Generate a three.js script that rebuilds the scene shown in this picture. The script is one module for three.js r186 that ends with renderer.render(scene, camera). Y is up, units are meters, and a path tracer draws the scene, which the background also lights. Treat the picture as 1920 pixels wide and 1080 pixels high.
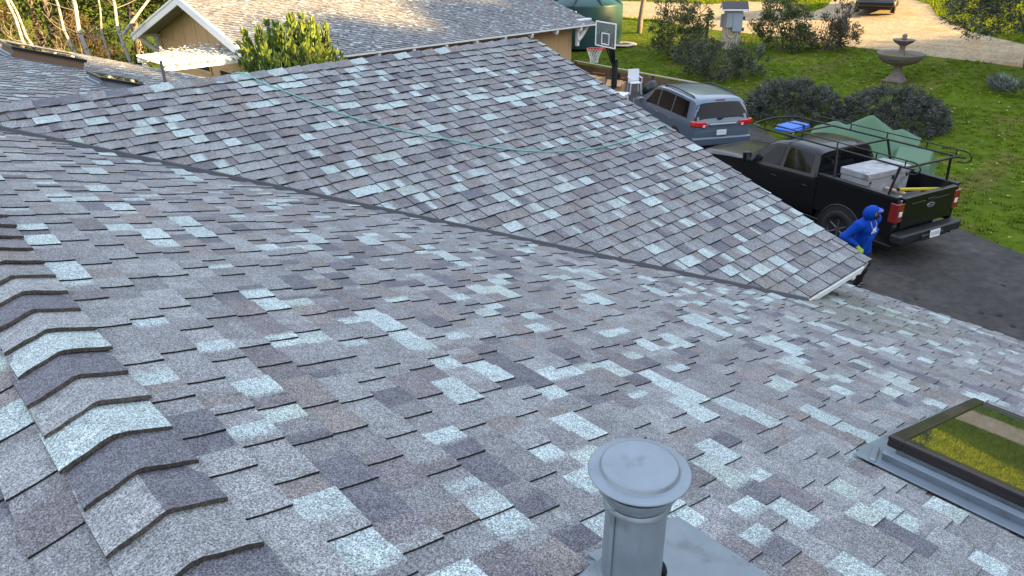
import * as THREE from 'three';
import { RoundedBoxGeometry } from 'three/addons/geometries/RoundedBoxGeometry.js';
import { MarchingCubes } from 'three/addons/objects/MarchingCubes.js';
import { mergeGeometries, mergeVertices, toCreasedNormals } from 'three/addons/utils/BufferGeometryUtils.js';

// ------------------------------------------------------------------ camera, sky, sun, exposure
const scene = new THREE.Scene();
const RAD = Math.PI / 180;
const camera = new THREE.PerspectiveCamera(43.33, 16 / 9, 0.1, 600);
camera.position.set(0, 6.2, 0);
camera.rotation.order = 'YXZ';
camera.rotation.set(-26.03 * RAD, -41.53 * RAD, -0.64 * RAD);
camera.updateMatrixWorld(true);

const renderer = new THREE.WebGLRenderer({ antialias: true });
renderer.toneMapping = THREE.LinearToneMapping;
renderer.toneMappingExposure = 6.8;
renderer.shadowMap.enabled = true;
renderer.shadowMap.type = THREE.PCFSoftShadowMap;

const SUN_AZ = 150, SUN_EL = 15;                       // from -Z towards +X; low evening sun behind the camera's right shoulder
const sunDir = new THREE.Vector3(Math.sin(SUN_AZ * RAD) * Math.cos(SUN_EL * RAD), Math.sin(SUN_EL * RAD), -Math.cos(SUN_AZ * RAD) * Math.cos(SUN_EL * RAD));
{
  const W = 256, H = 128, px = new Float32Array(W * H * 4);
  for (let j = 0; j < H; j++) for (let i = 0; i < W; i++) {
    const el = ((j + 0.5) / H - 0.5) * Math.PI, az = ((i + 0.5) / W) * 2 * Math.PI;
    const up = Math.max(0, Math.sin(el));
    const k = Math.pow(1 - up, 2.2);
    // direction of this texel (three's equirect: u = atan2(z, x)/2pi + .5)
    const a = az - Math.PI, dx = Math.cos(a) * Math.cos(el), dz = Math.sin(a) * Math.cos(el), dy = Math.sin(el);
    const c = Math.max(0, dx * sunDir.x + dy * sunDir.y + dz * sunDir.z);
    const glow = 0.14 * Math.pow(c, 6);
    const r = 0.190 + 0.11 * k + glow, g = 0.230 + 0.078 * k + glow * 0.85, b = 0.300 + 0.016 * k + glow * 0.5;
    const o = (j * W + i) * 4;
    px[o] = r; px[o + 1] = g; px[o + 2] = b; px[o + 3] = 1;
  }
  const t = new THREE.DataTexture(px, W, H, THREE.RGBAFormat, THREE.FloatType);
  t.mapping = THREE.EquirectangularReflectionMapping; t.magFilter = THREE.LinearFilter; t.minFilter = THREE.LinearFilter; t.needsUpdate = true;
  scene.background = t; scene.environment = t;
}
const sun = new THREE.DirectionalLight(new THREE.Color(1.0, 0.67, 0.26), 5.0);
sun.target.position.set(18, 0, -12); sun.position.copy(sun.target.position).addScaledVector(sunDir, 150);
sun.castShadow = true; sun.shadow.mapSize.set(2048, 2048); sun.shadow.radius = 1.6;
Object.assign(sun.shadow.camera, { left: -75, right: 75, top: 60, bottom: -60, near: 1, far: 340 });
scene.add(sun, sun.target);

// ------------------------------------------------------------------ helpers
function RNG(a) { return () => { a |= 0; a = a + 0x6D2B79F5 | 0; let t = Math.imul(a ^ a >>> 15, 1 | a); t = t + Math.imul(t ^ t >>> 7, 61 | t) ^ t; return ((t ^ t >>> 14) >>> 0) / 4294967296; }; }
const V = (x, y, z) => new THREE.Vector3(x, y, z);
const lerp = (a, b, t) => a + (b - a) * t, clamp = (x, a, b) => Math.min(b, Math.max(a, x)), sstep = (a, b, x) => { const t = clamp((x - a) / (b - a), 0, 1); return t * t * (3 - 2 * t); };
const used = {};
function numbered(n) { const k = used[n] = (used[n] ?? -1) + 1; return k ? n + '_' + String(k).padStart(3, '0') : n; }
function shade(o) { o.traverse((m) => { if (m.isMesh) { m.castShadow = true; m.receiveShadow = true; } }); return o; }
function tag(o, label, category, group) { o.userData.label = label; o.userData.category = category; if (group) o.userData.group = group; return o; }
function thing(name, label, category, [x, y, z] = [0, 0, 0], turn = 0, group) { const o = new THREE.Group(); o.name = numbered(name); o.position.set(x, y, z); o.rotation.y = turn; scene.add(o); return tag(o, label, category, group); }
function part(name, geo, mat, parent, label) { const m = new THREE.Mesh(geo, mat); m.name = name; m.castShadow = m.receiveShadow = true; parent.add(m); if (label) m.userData.label = label; return m; }
function struct(name, geo, mat) { const m = new THREE.Mesh(geo, mat); m.name = name; m.receiveShadow = m.castShadow = true; m.userData.kind = 'structure'; scene.add(m); return m; }
function solo(name, geo, mat, label, category, group) { const m = new THREE.Mesh(geo, mat); m.name = numbered(name); m.castShadow = m.receiveShadow = true; scene.add(m); return tag(m, label, category, group); }
function copyOf(o, name, pos, turn, label, s) { const c = o.clone(); c.name = numbered(name); c.userData = { ...o.userData }; if (label) c.userData.label = label; c.position.set(...pos); c.rotation.y = turn; if (s) c.scale.setScalar(s); scene.add(c); return c; }

const lin = (r, g, b) => new THREE.Color().setRGB(r, g, b);
const std = (c, o = {}) => new THREE.MeshStandardMaterial({ color: Array.isArray(c) ? lin(...c) : c, roughness: 0.8, ...o });
const phys = (c, o = {}) => new THREE.MeshPhysicalMaterial({ color: Array.isArray(c) ? lin(...c) : c, roughness: 0.5, ...o });

function ready(g) { const n = g.index ? g.toNonIndexed() : g.clone(); for (const k of Object.keys(n.attributes)) if (!['position', 'normal', 'uv'].includes(k)) n.deleteAttribute(k); return n; }
function merge(list) { return mergeGeometries(list.map(ready)); }
function xf(g, x = 0, y = 0, z = 0, ry = 0, rx = 0, rz = 0) { g.applyMatrix4(new THREE.Matrix4().compose(V(x, y, z), new THREE.Quaternion().setFromEuler(new THREE.Euler(rx, ry, rz, 'YXZ')), V(1, 1, 1))); return g; }
function metreUV(g) {                                   // uv in metres from the dominant axis of each face
  const p = g.attributes.position, n = g.attributes.normal, uv = g.attributes.uv;
  for (let i = 0; i < p.count; i++) { const ax = Math.abs(n.getX(i)), ay = Math.abs(n.getY(i)), az = Math.abs(n.getZ(i)); if (ay >= ax && ay >= az) uv.setXY(i, p.getX(i), p.getZ(i)); else if (ax >= az) uv.setXY(i, p.getZ(i), p.getY(i)); else uv.setXY(i, p.getX(i), p.getY(i)); }
  return g;
}
function bx(w, h, d, x, y, z, ry = 0, rx = 0, rz = 0, r = 0) { const g = r > 0 ? new RoundedBoxGeometry(w, h, d, 1, Math.min(r, w / 2.1, h / 2.1, d / 2.1)) : new THREE.BoxGeometry(w, h, d); return xf(metreUV(ready(g)), x, y, z, ry, rx, rz); }
function cy(a, b, r0, r1 = r0, n = 10) { const A = V(...a), B = V(...b), d = B.clone().sub(A), L = d.length(); const g = new THREE.CylinderGeometry(r1, r0, L, n, 1); g.applyQuaternion(new THREE.Quaternion().setFromUnitVectors(V(0, 1, 0), d.normalize())); const m = A.add(B).multiplyScalar(.5); g.translate(m.x, m.y, m.z); return g; }
function tube(pts, r, seg = 24, n = 7, closed = false) { return new THREE.TubeGeometry(new THREE.CatmullRomCurve3(pts.map((q) => V(...q)), closed, 'catmullrom', 0.5), seg, r, n, closed); }
function lathe(pts, n = 28) { return new THREE.LatheGeometry(pts.map(([r, y]) => new THREE.Vector2(r, y)), n); }
function loft(rings, capEnds = true) {                  // rings: arrays of [x,y,z] with the same count, open rings closed by the caller
  const n = rings[0].length, pos = [], idx = [], uv = [];
  rings.forEach((r, i) => r.forEach((q, j) => { pos.push(...q); uv.push(j / (n - 1), i / (rings.length - 1)); }));
  for (let i = 0; i < rings.length - 1; i++) for (let j = 0; j < n - 1; j++) { const a = i * n + j, b = a + 1, c = a + n, d = c + 1; idx.push(a, b, c, b, d, c); }
  if (capEnds) for (const [i, s] of [[0, 1], [rings.length - 1, 0]]) { const c = [0, 0, 0]; rings[i].forEach((q) => q.forEach((v, k) => c[k] += v / n)); const k = pos.length / 3; pos.push(...c); uv.push(.5, .5); for (let j = 0; j < n - 1; j++) s ? idx.push(k, i * n + j + 1, i * n + j) : idx.push(k, i * n + j, i * n + j + 1); }
  const g = new THREE.BufferGeometry(); g.setAttribute('position', new THREE.Float32BufferAttribute(pos, 3)); g.setAttribute('uv', new THREE.Float32BufferAttribute(uv, 2)); g.setIndex(idx); g.computeVertexNormals(); return g;
}
class MB {                                              // loose polygons with colours and uvs
  constructor() { this.p = []; this.c = []; this.u = []; }
  tri(a, b, c, ca, cb = ca, cc = ca, ua = [0, 0], ub = [0, 0], uc = [0, 0]) { this.p.push(...a, ...b, ...c); this.c.push(...ca, ...cb, ...cc); this.u.push(...ua, ...ub, ...uc); }
  quad(a, b, c, d, k, u) { u = u || [[0, 0], [1, 0], [1, 1], [0, 1]]; this.tri(a, b, c, k, k, k, u[0], u[1], u[2]); this.tri(a, c, d, k, k, k, u[0], u[2], u[3]); }
  geo() { const g = new THREE.BufferGeometry(); g.setAttribute('position', new THREE.Float32BufferAttribute(this.p, 3)); g.setAttribute('color', new THREE.Float32BufferAttribute(this.c, 3)); g.setAttribute('uv', new THREE.Float32BufferAttribute(this.u, 2)); g.computeVertexNormals(); return g; }
  get empty() { return !this.p.length; }
}

// ---- value noise (tileable) and textures
function noiseGrid(n, seed) { const r = RNG(seed), a = new Float32Array(n * n); for (let i = 0; i < a.length; i++) a[i] = r(); return (x, y) => { x = ((x % n) + n) % n; y = ((y % n) + n) % n; const i = Math.floor(x), j = Math.floor(y), fx = x - i, fy = y - j, sx = fx * fx * (3 - 2 * fx), sy = fy * fy * (3 - 2 * fy), i1 = (i + 1) % n, j1 = (j + 1) % n; return lerp(lerp(a[j * n + i], a[j * n + i1], sx), lerp(a[j1 * n + i], a[j1 * n + i1], sx), sy); }; }
function fbmTile(seed) { const ns = [4, 8, 16, 32, 64, 128, 256].map((n, k) => [n, noiseGrid(n, seed + k * 17)]); return (u, v, lo = 0, hi = 6) => { let s = 0, w = 0, a = 1; for (let k = lo; k <= hi; k++) { s += a * ns[k][1](u * ns[k][0], v * ns[k][0]); w += a; a *= .6; } return s / w; }; }
function tex(n, fn, srgb = true) {                      // fn(u,v) -> [r,g,b] 0..1 linear when srgb
  const d = new Uint8Array(n * n * 4), enc = (x) => { x = clamp(x, 0, 1); return 255 * (srgb ? (x <= .0031308 ? 12.92 * x : 1.055 * Math.pow(x, 1 / 2.4) - .055) : x); };
  for (let j = 0; j < n; j++) for (let i = 0; i < n; i++) { const c = fn(i / n, j / n), o = (j * n + i) * 4; d[o] = enc(c[0]); d[o + 1] = enc(c[1]); d[o + 2] = enc(c[2]); d[o + 3] = 255; }
  const t = new THREE.DataTexture(d, n, n, THREE.RGBAFormat); t.wrapS = t.wrapT = THREE.RepeatWrapping; t.magFilter = THREE.LinearFilter; t.minFilter = THREE.LinearMipmapLinearFilter; t.generateMipmaps = true; t.anisotropy = 8; if (srgb) t.colorSpace = THREE.SRGBColorSpace; t.needsUpdate = true; return t;
}
const rep = (t, x, y = x) => { const c = t.clone(); c.repeat.set(x, y); c.needsUpdate = true; return c; };

// granules: mineral chips of a few millimetres, pale and dark ones mixed; 0.5 m across
const granT = (() => { const r = RNG(5), n = 1024, a = new Float32Array(n * n).fill(.52); for (let k = 0; k < 34000; k++) { const x = r() * n | 0, y = r() * n | 0, s = 1.8 + r() * 3.4, v = r(); const val = v < .40 ? .17 + r() * .16 : v < .70 ? .46 + r() * .2 : .80 + r() * .20; const R = Math.ceil(s); for (let j = -R; j <= R; j++) for (let i = -R; i <= R; i++) if (i * i + j * j <= s * s) a[((y + j + n) % n) * n + (x + i + n) % n] = val; }
  const f = fbmTile(31); return tex(n, (u, v) => { const g = a[(v * n | 0) * n + (u * n | 0)] * (0.72 + .56 * f(u, v, 2, 5)); return [g, g, g]; }); })();
const granMap = rep(granT, 2);
const shingleMat = std([1, 1, 1], { vertexColors: true, map: granMap, roughness: .93, side: THREE.DoubleSide });

// ------------------------------------------------------------------ ground
const terr = (x, z) => { // level by the house, rising gently beyond the driveway, a hillside in the distance
  const d = x - 19.5; let y = 0.1 * (d < 30 ? Math.log1p(Math.exp(d / 1.5)) * 1.5 : d);
  const r = Math.hypot(x - 10, z + 10); if (r > 60) { const az = Math.atan2(x - 10, -(z + 10)) / RAD; y += 44 * sstep(60, 175, r) * sstep(-60, -15, az) * (1 - sstep(100, 124, az)); }
  return y;
};
function sheet(poly, step, lift, name, mat, uvs = 1) {  // a patch of ground following the terrain, cut to a polygon by clipping a grid
  const xs = poly.map((q) => q[0]), zs = poly.map((q) => q[1]); const pos = [], uv = [];
  const shape = new THREE.Shape(poly.map(([x, z]) => new THREE.Vector2(x, z))); void shape;
  for (let x = Math.floor(Math.min(...xs) / step) * step; x < Math.max(...xs); x += step) for (let z = Math.floor(Math.min(...zs) / step) * step; z < Math.max(...zs); z += step) {
    // clip the polygon by the cell (Sutherland-Hodgman, cell is convex)
    let P = poly.map((q) => [...q]);
    for (const [ax, s, lim] of [[0, 1, x + step], [0, -1, x], [1, 1, z + step], [1, -1, z]]) { const o = []; for (let i = 0; i < P.length; i++) { const a = P[i], b = P[(i + 1) % P.length], da = s * (a[ax] - lim), db = s * (b[ax] - lim); if (da <= 0) o.push(a); if (da * db < 0) { const t = da / (da - db); o.push([lerp(a[0], b[0], t), lerp(a[1], b[1], t)]); } } P = o; if (!P.length) break; }
    if (P.length < 3) continue;
    const tris = THREE.ShapeUtils.triangulateShape(P.map(([a, b]) => new THREE.Vector2(a, b)), []);
    for (const t of tris) { let q = t.map((i) => P[i]); const ar = (q[1][0] - q[0][0]) * (q[2][1] - q[0][1]) - (q[2][0] - q[0][0]) * (q[1][1] - q[0][1]); if (ar > 0) q = [q[0], q[2], q[1]]; for (const [a, b] of q) { pos.push(a, terr(a, b) + lift, b); uv.push(a * uvs, b * uvs); } }
  }
  let g = new THREE.BufferGeometry(); g.setAttribute('position', new THREE.Float32BufferAttribute(pos, 3)); g.setAttribute('uv', new THREE.Float32BufferAttribute(uv, 2)); g = mergeVertices(g, 1e-4); g.computeVertexNormals();
  return struct(name, g, mat);
}
const fbA = fbmTile(101), fbB = fbmTile(202), fbC = fbmTile(303);
const lawnT = tex(1024, (u, v) => { const a = fbA(u, v, 3, 6), b = fbB(u, v, 0, 2), c = fbC(u, v, 1, 3), dry = sstep(.56, .74, c), k = .55 + .9 * a; return [lerp(.074, .105, dry) * k * (.75 + .5 * b), lerp(.108, .104, dry) * k * (.75 + .5 * b), lerp(.007, .022, dry) * k]; });
const gravelT = tex(1024, (u, v) => { const a = fbB(u, v, 4, 6), b = fbC(u, v, 0, 3), s = sstep(.55, .7, fbA(v, u, 0, 2)); const st = fbA(u * 2, v * .25, 1, 5), k = (.42 + 1.1 * a) * (.62 + .45 * b) * (.72 + .5 * st); return [.40 * k, lerp(.30, .26, s) * k, lerp(.175, .12, s) * k]; });
const asphT = tex(1024, (u, v) => { const a = fbC(u, v, 4, 6), b = fbA(u, v, 0, 3), st = fbB(u * 1, v * 1, 2, 4); const pale = sstep(.58, .75, fbB(v, u, 0, 3)); const cr = Math.abs(fbA(u, v, 1, 4) - .5) < .006 ? .55 : 1, k = (.4 + 1.1 * a) * (.35 + 1.25 * b) * cr; const br = lerp(1, 1.9, pale); return [.043 * k * br, .037 * k * br, .0325 * k * br + .0006 * st]; });
{ // the lawn and field: one sheet out to the horizon, finer where it is seen
  const xs = [-260, -120, -60, -30, -15, 0, 8, 13]; for (let x = 14; x < 34; x += 1) xs.push(x); for (let x = 34; x < 60; x += 2) xs.push(x); xs.push(64, 72, 85, 110, 150, 220, 300);
  const zs = [-300, -180, -110, -80, -60]; for (let z = -50; z < 12; z += 2) zs.push(z); zs.push(14, 24, 40, 70, 120, 260);
  const pos = [], uv = [], idx = [], nz = zs.length; for (const x of xs) for (const z of zs) { pos.push(x, terr(x, z), z); uv.push(x / 9, z / 9); }
  for (let i = 0; i < xs.length - 1; i++) for (let j = 0; j < nz - 1; j++) { const a = i * nz + j, b = a + 1, c = a + nz, d = c + 1; idx.push(a, b, c, b, d, c); }
  const g = new THREE.BufferGeometry(); g.setAttribute('position', new THREE.Float32BufferAttribute(pos, 3)); g.setAttribute('uv', new THREE.Float32BufferAttribute(uv, 2)); g.setIndex(idx); g.computeVertexNormals();
  struct('lawn', g, phys([1, 1, 1], { map: lawnT, roughness: 1, specularIntensity: .15, side: THREE.DoubleSide }));
}
const asphaltEdge = [[16.6, 14], [16.5, 4], [16.4, .5], [16.9, -2], [17.32, -3.3], [17.88, -4.74], [18.9, -7.2], [20.6, -10], [22.2, -12.6], [24, -15.2], [24.9, -17.2], [24.6, -23.4]];
sheet([[-9, -24], [-9, 14], ...asphaltEdge], 3, .004, 'driveway', std([1, 1, 1], { map: rep(asphT, .13), bumpMap: rep(asphT, 1.7), bumpScale: .004, roughness: .86 }));
const GN = [[33.2, -2], [33.54, -8.27], [33.8, -9.84], [33.94, -12.78], [34.24, -16.24], [34.64, -18.59], [34.76, -21.02], [34.92, -24.38], [35.84, -27.64], [35.65, -29.88], [36, -46]];
const GF = [[41, -46], [40.35, -33.9], [40.81, -31.15], [41.2, -27.56], [42.65, -26.06], [42.9, -24.8], [42.16, -22.6], [40.71, -20.9], [42.44, -20.9], [44.6, -21.6], [54, -27], [58, -24], [46.2, -17.9], [44.89, -16.3], [42.24, -14.9], [39.06, -12.2], [37.4, -9.4], [36.6, -6], [36.4, -2]];
sheet([...GN, ...GF], 2, .006, 'gravel_road', std([1, 1, 1], { map: rep(gravelT, .2), bumpMap: rep(gravelT, .9), bumpScale: .02, roughness: 1 }));

// ------------------------------------------------------------------ shingle roofs
const GAIN = 1 / .56;
const TONES = { mid: [.205, .203, .205], warm: [.203, .183, .173], mauve: [.168, .152, .158], dark: [.130, .127, .143], pale: [.36, .415, .405], grey: [.247, .248, .248], green: [.34, .385, .355] };
function pickTone(r) { const v = r(); return v < .36 ? TONES.mid : v < .58 ? TONES.grey : v < .69 ? TONES.warm : v < .78 ? TONES.mauve : v < .855 ? TONES.dark : v < .97 ? TONES.pale : TONES.green; }
const jit = (c, r, a = .1) => { const k = 1 + (r() - .5) * 2 * a; return c.map((x) => Math.min(1, x * k * GAIN)); };
const CUT = [.022, .020, .022];
function clipPoly(P, H) { for (const [a, b, d] of H) { const o = []; for (let i = 0; i < P.length; i++) { const p = P[i], q = P[(i + 1) % P.length], dp = a * p[0] + b * p[1] - d, dq = a * q[0] + b * q[1] - d; if (dp <= 0) o.push(p); if (dp * dq < 0) { const t = dp / (dp - dq); o.push([lerp(p[0], q[0], t), lerp(p[1], q[1], t)]); } } P = o; if (P.length < 3) return []; } return P; }
// a field of laminated shingles; O eave corner, U along the courses, Vv up the slope; returns one record per shingle tab
function shingleField({ O, U, Vv, courses, e = .143, range, clip = [], seed, tint, detail = true, tone = pickTone }) {
  const r = RNG(seed), N = new THREE.Vector3().crossVectors(U, Vv).normalize(), out = [];
  const P = (u, s, h) => [O.x + U.x * u + Vv.x * s + N.x * h, O.y + U.y * u + Vv.y * s + N.y * h, O.z + U.z * u + Vv.z * s + N.z * h];
  for (let c = 0; c < courses; c++) {
    const s0 = c * e + (r() - .5) * .003, s1 = (c + 1) * e; const [ua, ub] = range(s0);
    let u = ua - (c % 2 ? .13 : 0) - r() * .12, tooth = r() < .5, lastTone = null;
    while (u < ub) {
      const w = tooth ? .09 + r() * .14 : .07 + r() * .12, u0 = Math.max(u, ua), u1 = Math.min(u + w, ub); u += w; const isTooth = tooth; tooth = !tooth;
      if (u1 - u0 < .012) continue;
      const outline = clipPoly([[u0, s0], [u1, s0], [u1, s1], [u0, s1]], clip); if (!outline.length) continue;
      const j = (r() - .5) * .0012, hb = (isTooth ? .0195 : .0112) + j, hm = (isTooth ? .0105 : .0040), ht = isTooth ? .0072 : .0004, sm = lerp(s0, s1, .55);
      const H = (s) => s < sm ? lerp(hb, hm, (s - s0) / (sm - s0)) : lerp(hm, ht, (s - sm) / (s1 - sm));
      // tone blocks along the course with soft changes between them
      let ta = (lastTone && r() < .22) ? lastTone : jit(tone(r), r), stops = [[u0, ta]];
      if (u1 - u0 > .11 && r() < .55) { const um = lerp(u0, u1, .35 + .3 * r()), tb = jit(tone(r), r); stops.push([um - .018, ta], [um + .018, tb], [u1, tb]); ta = tb; } else stops.push([u1, ta]);
      lastTone = ta;
      const mb = new MB(), du = r() * 7, dv = r() * 7;
      const col = (c0, u, s) => { if (!tint) return c0; const [x, y, z] = P(u, s, 0); return tint(c0, x, y, z); };
      for (let k = 0; k < stops.length - 1; k++) {
        const [a, ca] = stops[k], [b, cb] = stops[k + 1]; if (b - a < 1e-5) continue;
        for (const [sa, sb] of detail ? [[s0, sm], [sm, s1]] : [[s0, s1]]) {
          const q = clipPoly([[a, sa], [b, sa], [b, sb], [a, sb]], clip); if (!q.length) continue;
          const cv = q.map(([uu, ss]) => { const t = clamp((uu - a) / (b - a), 0, 1); return col([lerp(ca[0], cb[0], t), lerp(ca[1], cb[1], t), lerp(ca[2], cb[2], t)], uu, ss); });
          const pv = q.map(([uu, ss]) => P(uu, ss, H(ss))), tv = q.map(([uu, ss]) => [uu + du, ss + dv]);
          for (let i = 1; i < q.length - 1; i++) mb.tri(pv[0], pv[i], pv[i + 1], cv[0], cv[i], cv[i + 1], tv[0], tv[i], tv[i + 1]);
        }
      }
      for (let i = 0; i < outline.length; i++) { // cut edges of black asphalt, down to the course below
        const a = outline[i], b = outline[(i + 1) % outline.length]; if (Math.abs(a[1] - s1) < 1e-6 && Math.abs(b[1] - s1) < 1e-6) continue;
        const segs = detail && (a[1] - sm) * (b[1] - sm) < 0 ? [[a, [lerp(a[0], b[0], (sm - a[1]) / (b[1] - a[1])), sm]], [[lerp(a[0], b[0], (sm - a[1]) / (b[1] - a[1])), sm], b]] : [[a, b]];
        for (const [m, n] of segs) mb.quad(P(m[0], m[1], -.004), P(n[0], n[1], -.004), P(n[0], n[1], H(n[1])), P(m[0], m[1], H(m[1])), CUT, [[m[0], m[1]], [n[0], n[1]], [n[0] + .01, n[1] + .01], [m[0] + .01, m[1] + .01]]);
      }
      out.push({ mb, c: V(...P((u0 + u1) / 2, (s0 + s1) / 2, .01)), w: u1 - u0 });
    }
  }
  return out;
}
function joinMB(list) { const g = new MB(), cat = (k) => { let n = 0; for (const t of list) n += t.mb[k].length; const a = new Float32Array(n); let o = 0; for (const t of list) { a.set(t.mb[k], o); o += t.mb[k].length; } return a; }; void g; const b = new THREE.BufferGeometry(); b.setAttribute('position', new THREE.BufferAttribute(cat('p'), 3)); b.setAttribute('color', new THREE.BufferAttribute(cat('c'), 3)); b.setAttribute('uv', new THREE.BufferAttribute(cat('u'), 2)); b.computeVertexNormals(); return b; }
function stuffPart(name, geo, mat, parent) { const m = part(name, geo, mat, parent); m.userData.kind = 'stuff'; return m; }

// roof deck slab from a polygon on a plane, 3 cm thick, just below the shingles
function deckGeo(pts, nrm, th = .05) { const n = V(...nrm).normalize(); const A = pts.map((q) => V(...q).addScaledVector(n, -.004)), B = A.map((q) => q.clone().addScaledVector(n, -th)); const mb = new MB(), k = [1, 1, 1], a = (v) => [v.x, v.y, v.z]; const tri = (x, y, z) => mb.tri(a(x), a(y), a(z), k); for (let i = 1; i < A.length - 1; i++) { tri(A[0], A[i], A[i + 1]); tri(B[0], B[i + 1], B[i]); } for (let i = 0; i < A.length; i++) { const j = (i + 1) % A.length; tri(A[i], B[i], B[j]); tri(A[i], B[j], A[j]); } return mb.geo(); }

// ------------------------------------------------------------------ the house in front
const RX = .255, RY = 4.936, M1 = .3176, EX = 7.897, EY = RY - M1 * (EX - RX);         // main ridge and eave
const WZ = -7.79, WY = 4.888, M2 = .3454, WEZ = -2.70, WEY = WY - M2 * (WZ - WEZ) * -1, WX = 7.325;   // wing ridge, eave, rake
const ZF = -21.5, ZN = 5;
const house = thing('house', 'grey shingled house filling the foreground, with a cross wing, ridge caps, roof vent and skylight', 'house');
const mWhite = std([.74, .74, .72], { roughness: .55 }), mSiding = std([.085, .095, .11], { roughness: .85 }), mDeck = std([.055, .052, .054], { roughness: .95, side: THREE.DoubleSide });
const flashT = tex(256, (u, v) => { const a = fbA(u, v, 1, 6), b = sstep(.56, .74, fbB(u, v, 0, 5)), k = .86 + .28 * a; return [lerp(.20, .15, b) * k, lerp(.238, .17, b) * k, lerp(.272, .185, b) * k]; });
const mFlash = phys([1, 1, 1], { map: rep(flashT, 2.2), roughness: .45, metalness: .25, clearcoat: .25, clearcoatRoughness: .35 });
{
  const wingEnd = RX + (RY - WY) / M1, zB = 2 * WZ - WEZ;
  const valleyX = (z) => RX + (RY - (WY - M2 * Math.abs(z - WZ))) / M1;                // plan line of the valleys
  const zc = (x) => (WY - (RY - M1 * (x - RX))) / M2;                                 // |z - WZ| of the valley at x
  const mainDeck = part('roof_slope', deckGeo([[EX, EY, ZN], [EX, EY, ZF], [RX, RY, ZF], [RX, RY, ZN]], [M1, 1, 0]), mDeck, house, 'main roof slope falling to the right, shingled');
  const leftDeck = part('roof_slope', deckGeo([[RX, RY, ZN], [RX, RY, ZF], [-7.4, RY - M1 * 7.655, ZF], [-7.4, RY - M1 * 7.655, ZN]], [-M1, 1, 0]), mDeck, house);
  const xv = valleyX(WEZ);
  const wingDeck = part('roof_slope', deckGeo([[wingEnd, WY, WZ], [xv, WEY, WEZ], [WX, WEY, WEZ], [WX, WY, WZ]], [0, 1, M2]), mDeck, house, 'wing roof slope facing the camera');
  const backDeck = part('roof_slope', deckGeo([[WX, WY, WZ], [WX, WEY, zB], [xv, WEY, zB], [wingEnd, WY, WZ]], [0, 1, -M2]), mDeck, house);
  void wingDeck; void leftDeck; void backDeck;

  const L1 = Math.hypot(1, M1), L2 = Math.hypot(1, M2);
  const U1 = V(0, 0, -1), V1 = V(-1 / L1, M1 / L1, 0), O1 = V(EX + .02, EY - .02 * M1, 0);   // u = -z
  const n1 = Math.round((EX + .02 - RX) * L1 / .143);
  const e1 = (EX + .02 - RX) * L1 / n1;
  const moss = (c, x, y, z) => { const d = Math.hypot((x - 6.5) / 1.15, (z + 2.2) / .7); const k = clamp(1.15 - d, 0, 1) * (fbA(x * .9, z * .9, 2, 5) > .46 ? 1 : .35); return [lerp(c[0], .17, k * .55), lerp(c[1], .20, k * .55), lerp(c[2], .12, k * .6)]; };
  const xOf = (s) => O1.x - s / L1;
  // main slope: in front of the wing, and again beyond it
  const gap = .045;
  const front = shingleField({ O: O1, U: U1, Vv: V1, courses: n1, e: e1, seed: 11, tint: moss, range: (s) => [-ZN, Math.max(-WEZ, 0) < 0 ? 0 : (xOf(s) > xv ? -WEZ + .9 : -(WZ + zc(xOf(s) - .02)) + .3)], clip: [[0, 1, n1 * e1 - .09]] });
  // clip against the valley: the wing stands where  -u >= ... ; valley line in (u,s): z = WZ + zc(x), x = O1.x - s/L1
  const vb = []; for (const t of front) { const { x, z } = t.c; const zl = x > xv - .05 ? (x < WX ? WEZ + .02 : -1e9) : WZ + zc(x); if (z > zl - .12 || x > WX - .2) vb.push(t); }
  const back = shingleField({ O: O1, U: U1, Vv: V1, courses: n1, e: e1, seed: 12, clip: [[0, 1, n1 * e1 - .09]], range: (s) => { const x = xOf(s); return [x > xv ? -zB - .2 : -(WZ - zc(x)) - .05, -ZF]; }, detail: false });
  const UL = V(0, 0, 1), VL = V(1 / L1, M1 / L1, 0), OL = V(-7.4, RY - M1 * 7.655, 0);
  const left = shingleField({ O: OL, U: UL, Vv: VL, courses: Math.round(7.655 * L1 / .143), e: 7.655 * L1 / Math.round(7.655 * L1 / .143), seed: 13, clip: [[0, 1, 7.655 * L1 - .09]], range: (s) => s < 5 ? [0, 0] : [-9.5, 2], });
  const U2 = V(1, 0, 0), V2 = V(0, M2 / L2, -1 / L2), O2 = V(0, WEY - .03 * M2, WEZ + .03), LW = (WEZ + .03 - WZ) * L2, n2 = Math.round(LW / .143);
  // valley in wing coordinates: x >= valleyX(z), z = O2.z - s/L2  ->  -u + k s <= d
  const vA = valleyX(O2.z), vB2 = valleyX(O2.z - 1 / L2); // linear in s
  const wing = shingleField({ O: O2, U: U2, Vv: V2, courses: n2, e: LW / n2, seed: 21, range: (s) => [vA + (vB2 - vA) * s - .3, WX + .02], clip: [[-1, vB2 - vA, -vA - gap], [0, 1, LW - .09]] });

  // the three hundred shingles that show largest are parts of their slope; the others stay one piece of it
  const fr = new THREE.Frustum().setFromProjectionMatrix(new THREE.Matrix4().multiplyMatrices(camera.projectionMatrix, camera.matrixWorldInverse));
  const rank = (t, par, n) => { t.par = par; const d = t.c.clone().sub(camera.position), D = d.length(); t.size = fr.containsPoint(t.c) ? t.w * Math.abs(d.dot(n)) / D / (D * D) : 0; return t; };
  const nm = V(M1, 1, 0).normalize(), nw = V(0, 1, M2).normalize(), nl = V(-M1, 1, 0).normalize();
  const all = [...vb.map((t) => rank(t, mainDeck, nm)), ...wing.map((t) => rank(t, wingDeck, nw)), ...left.map((t) => rank(t, leftDeck, nl))].sort((a, b) => b.size - a.size);
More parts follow.
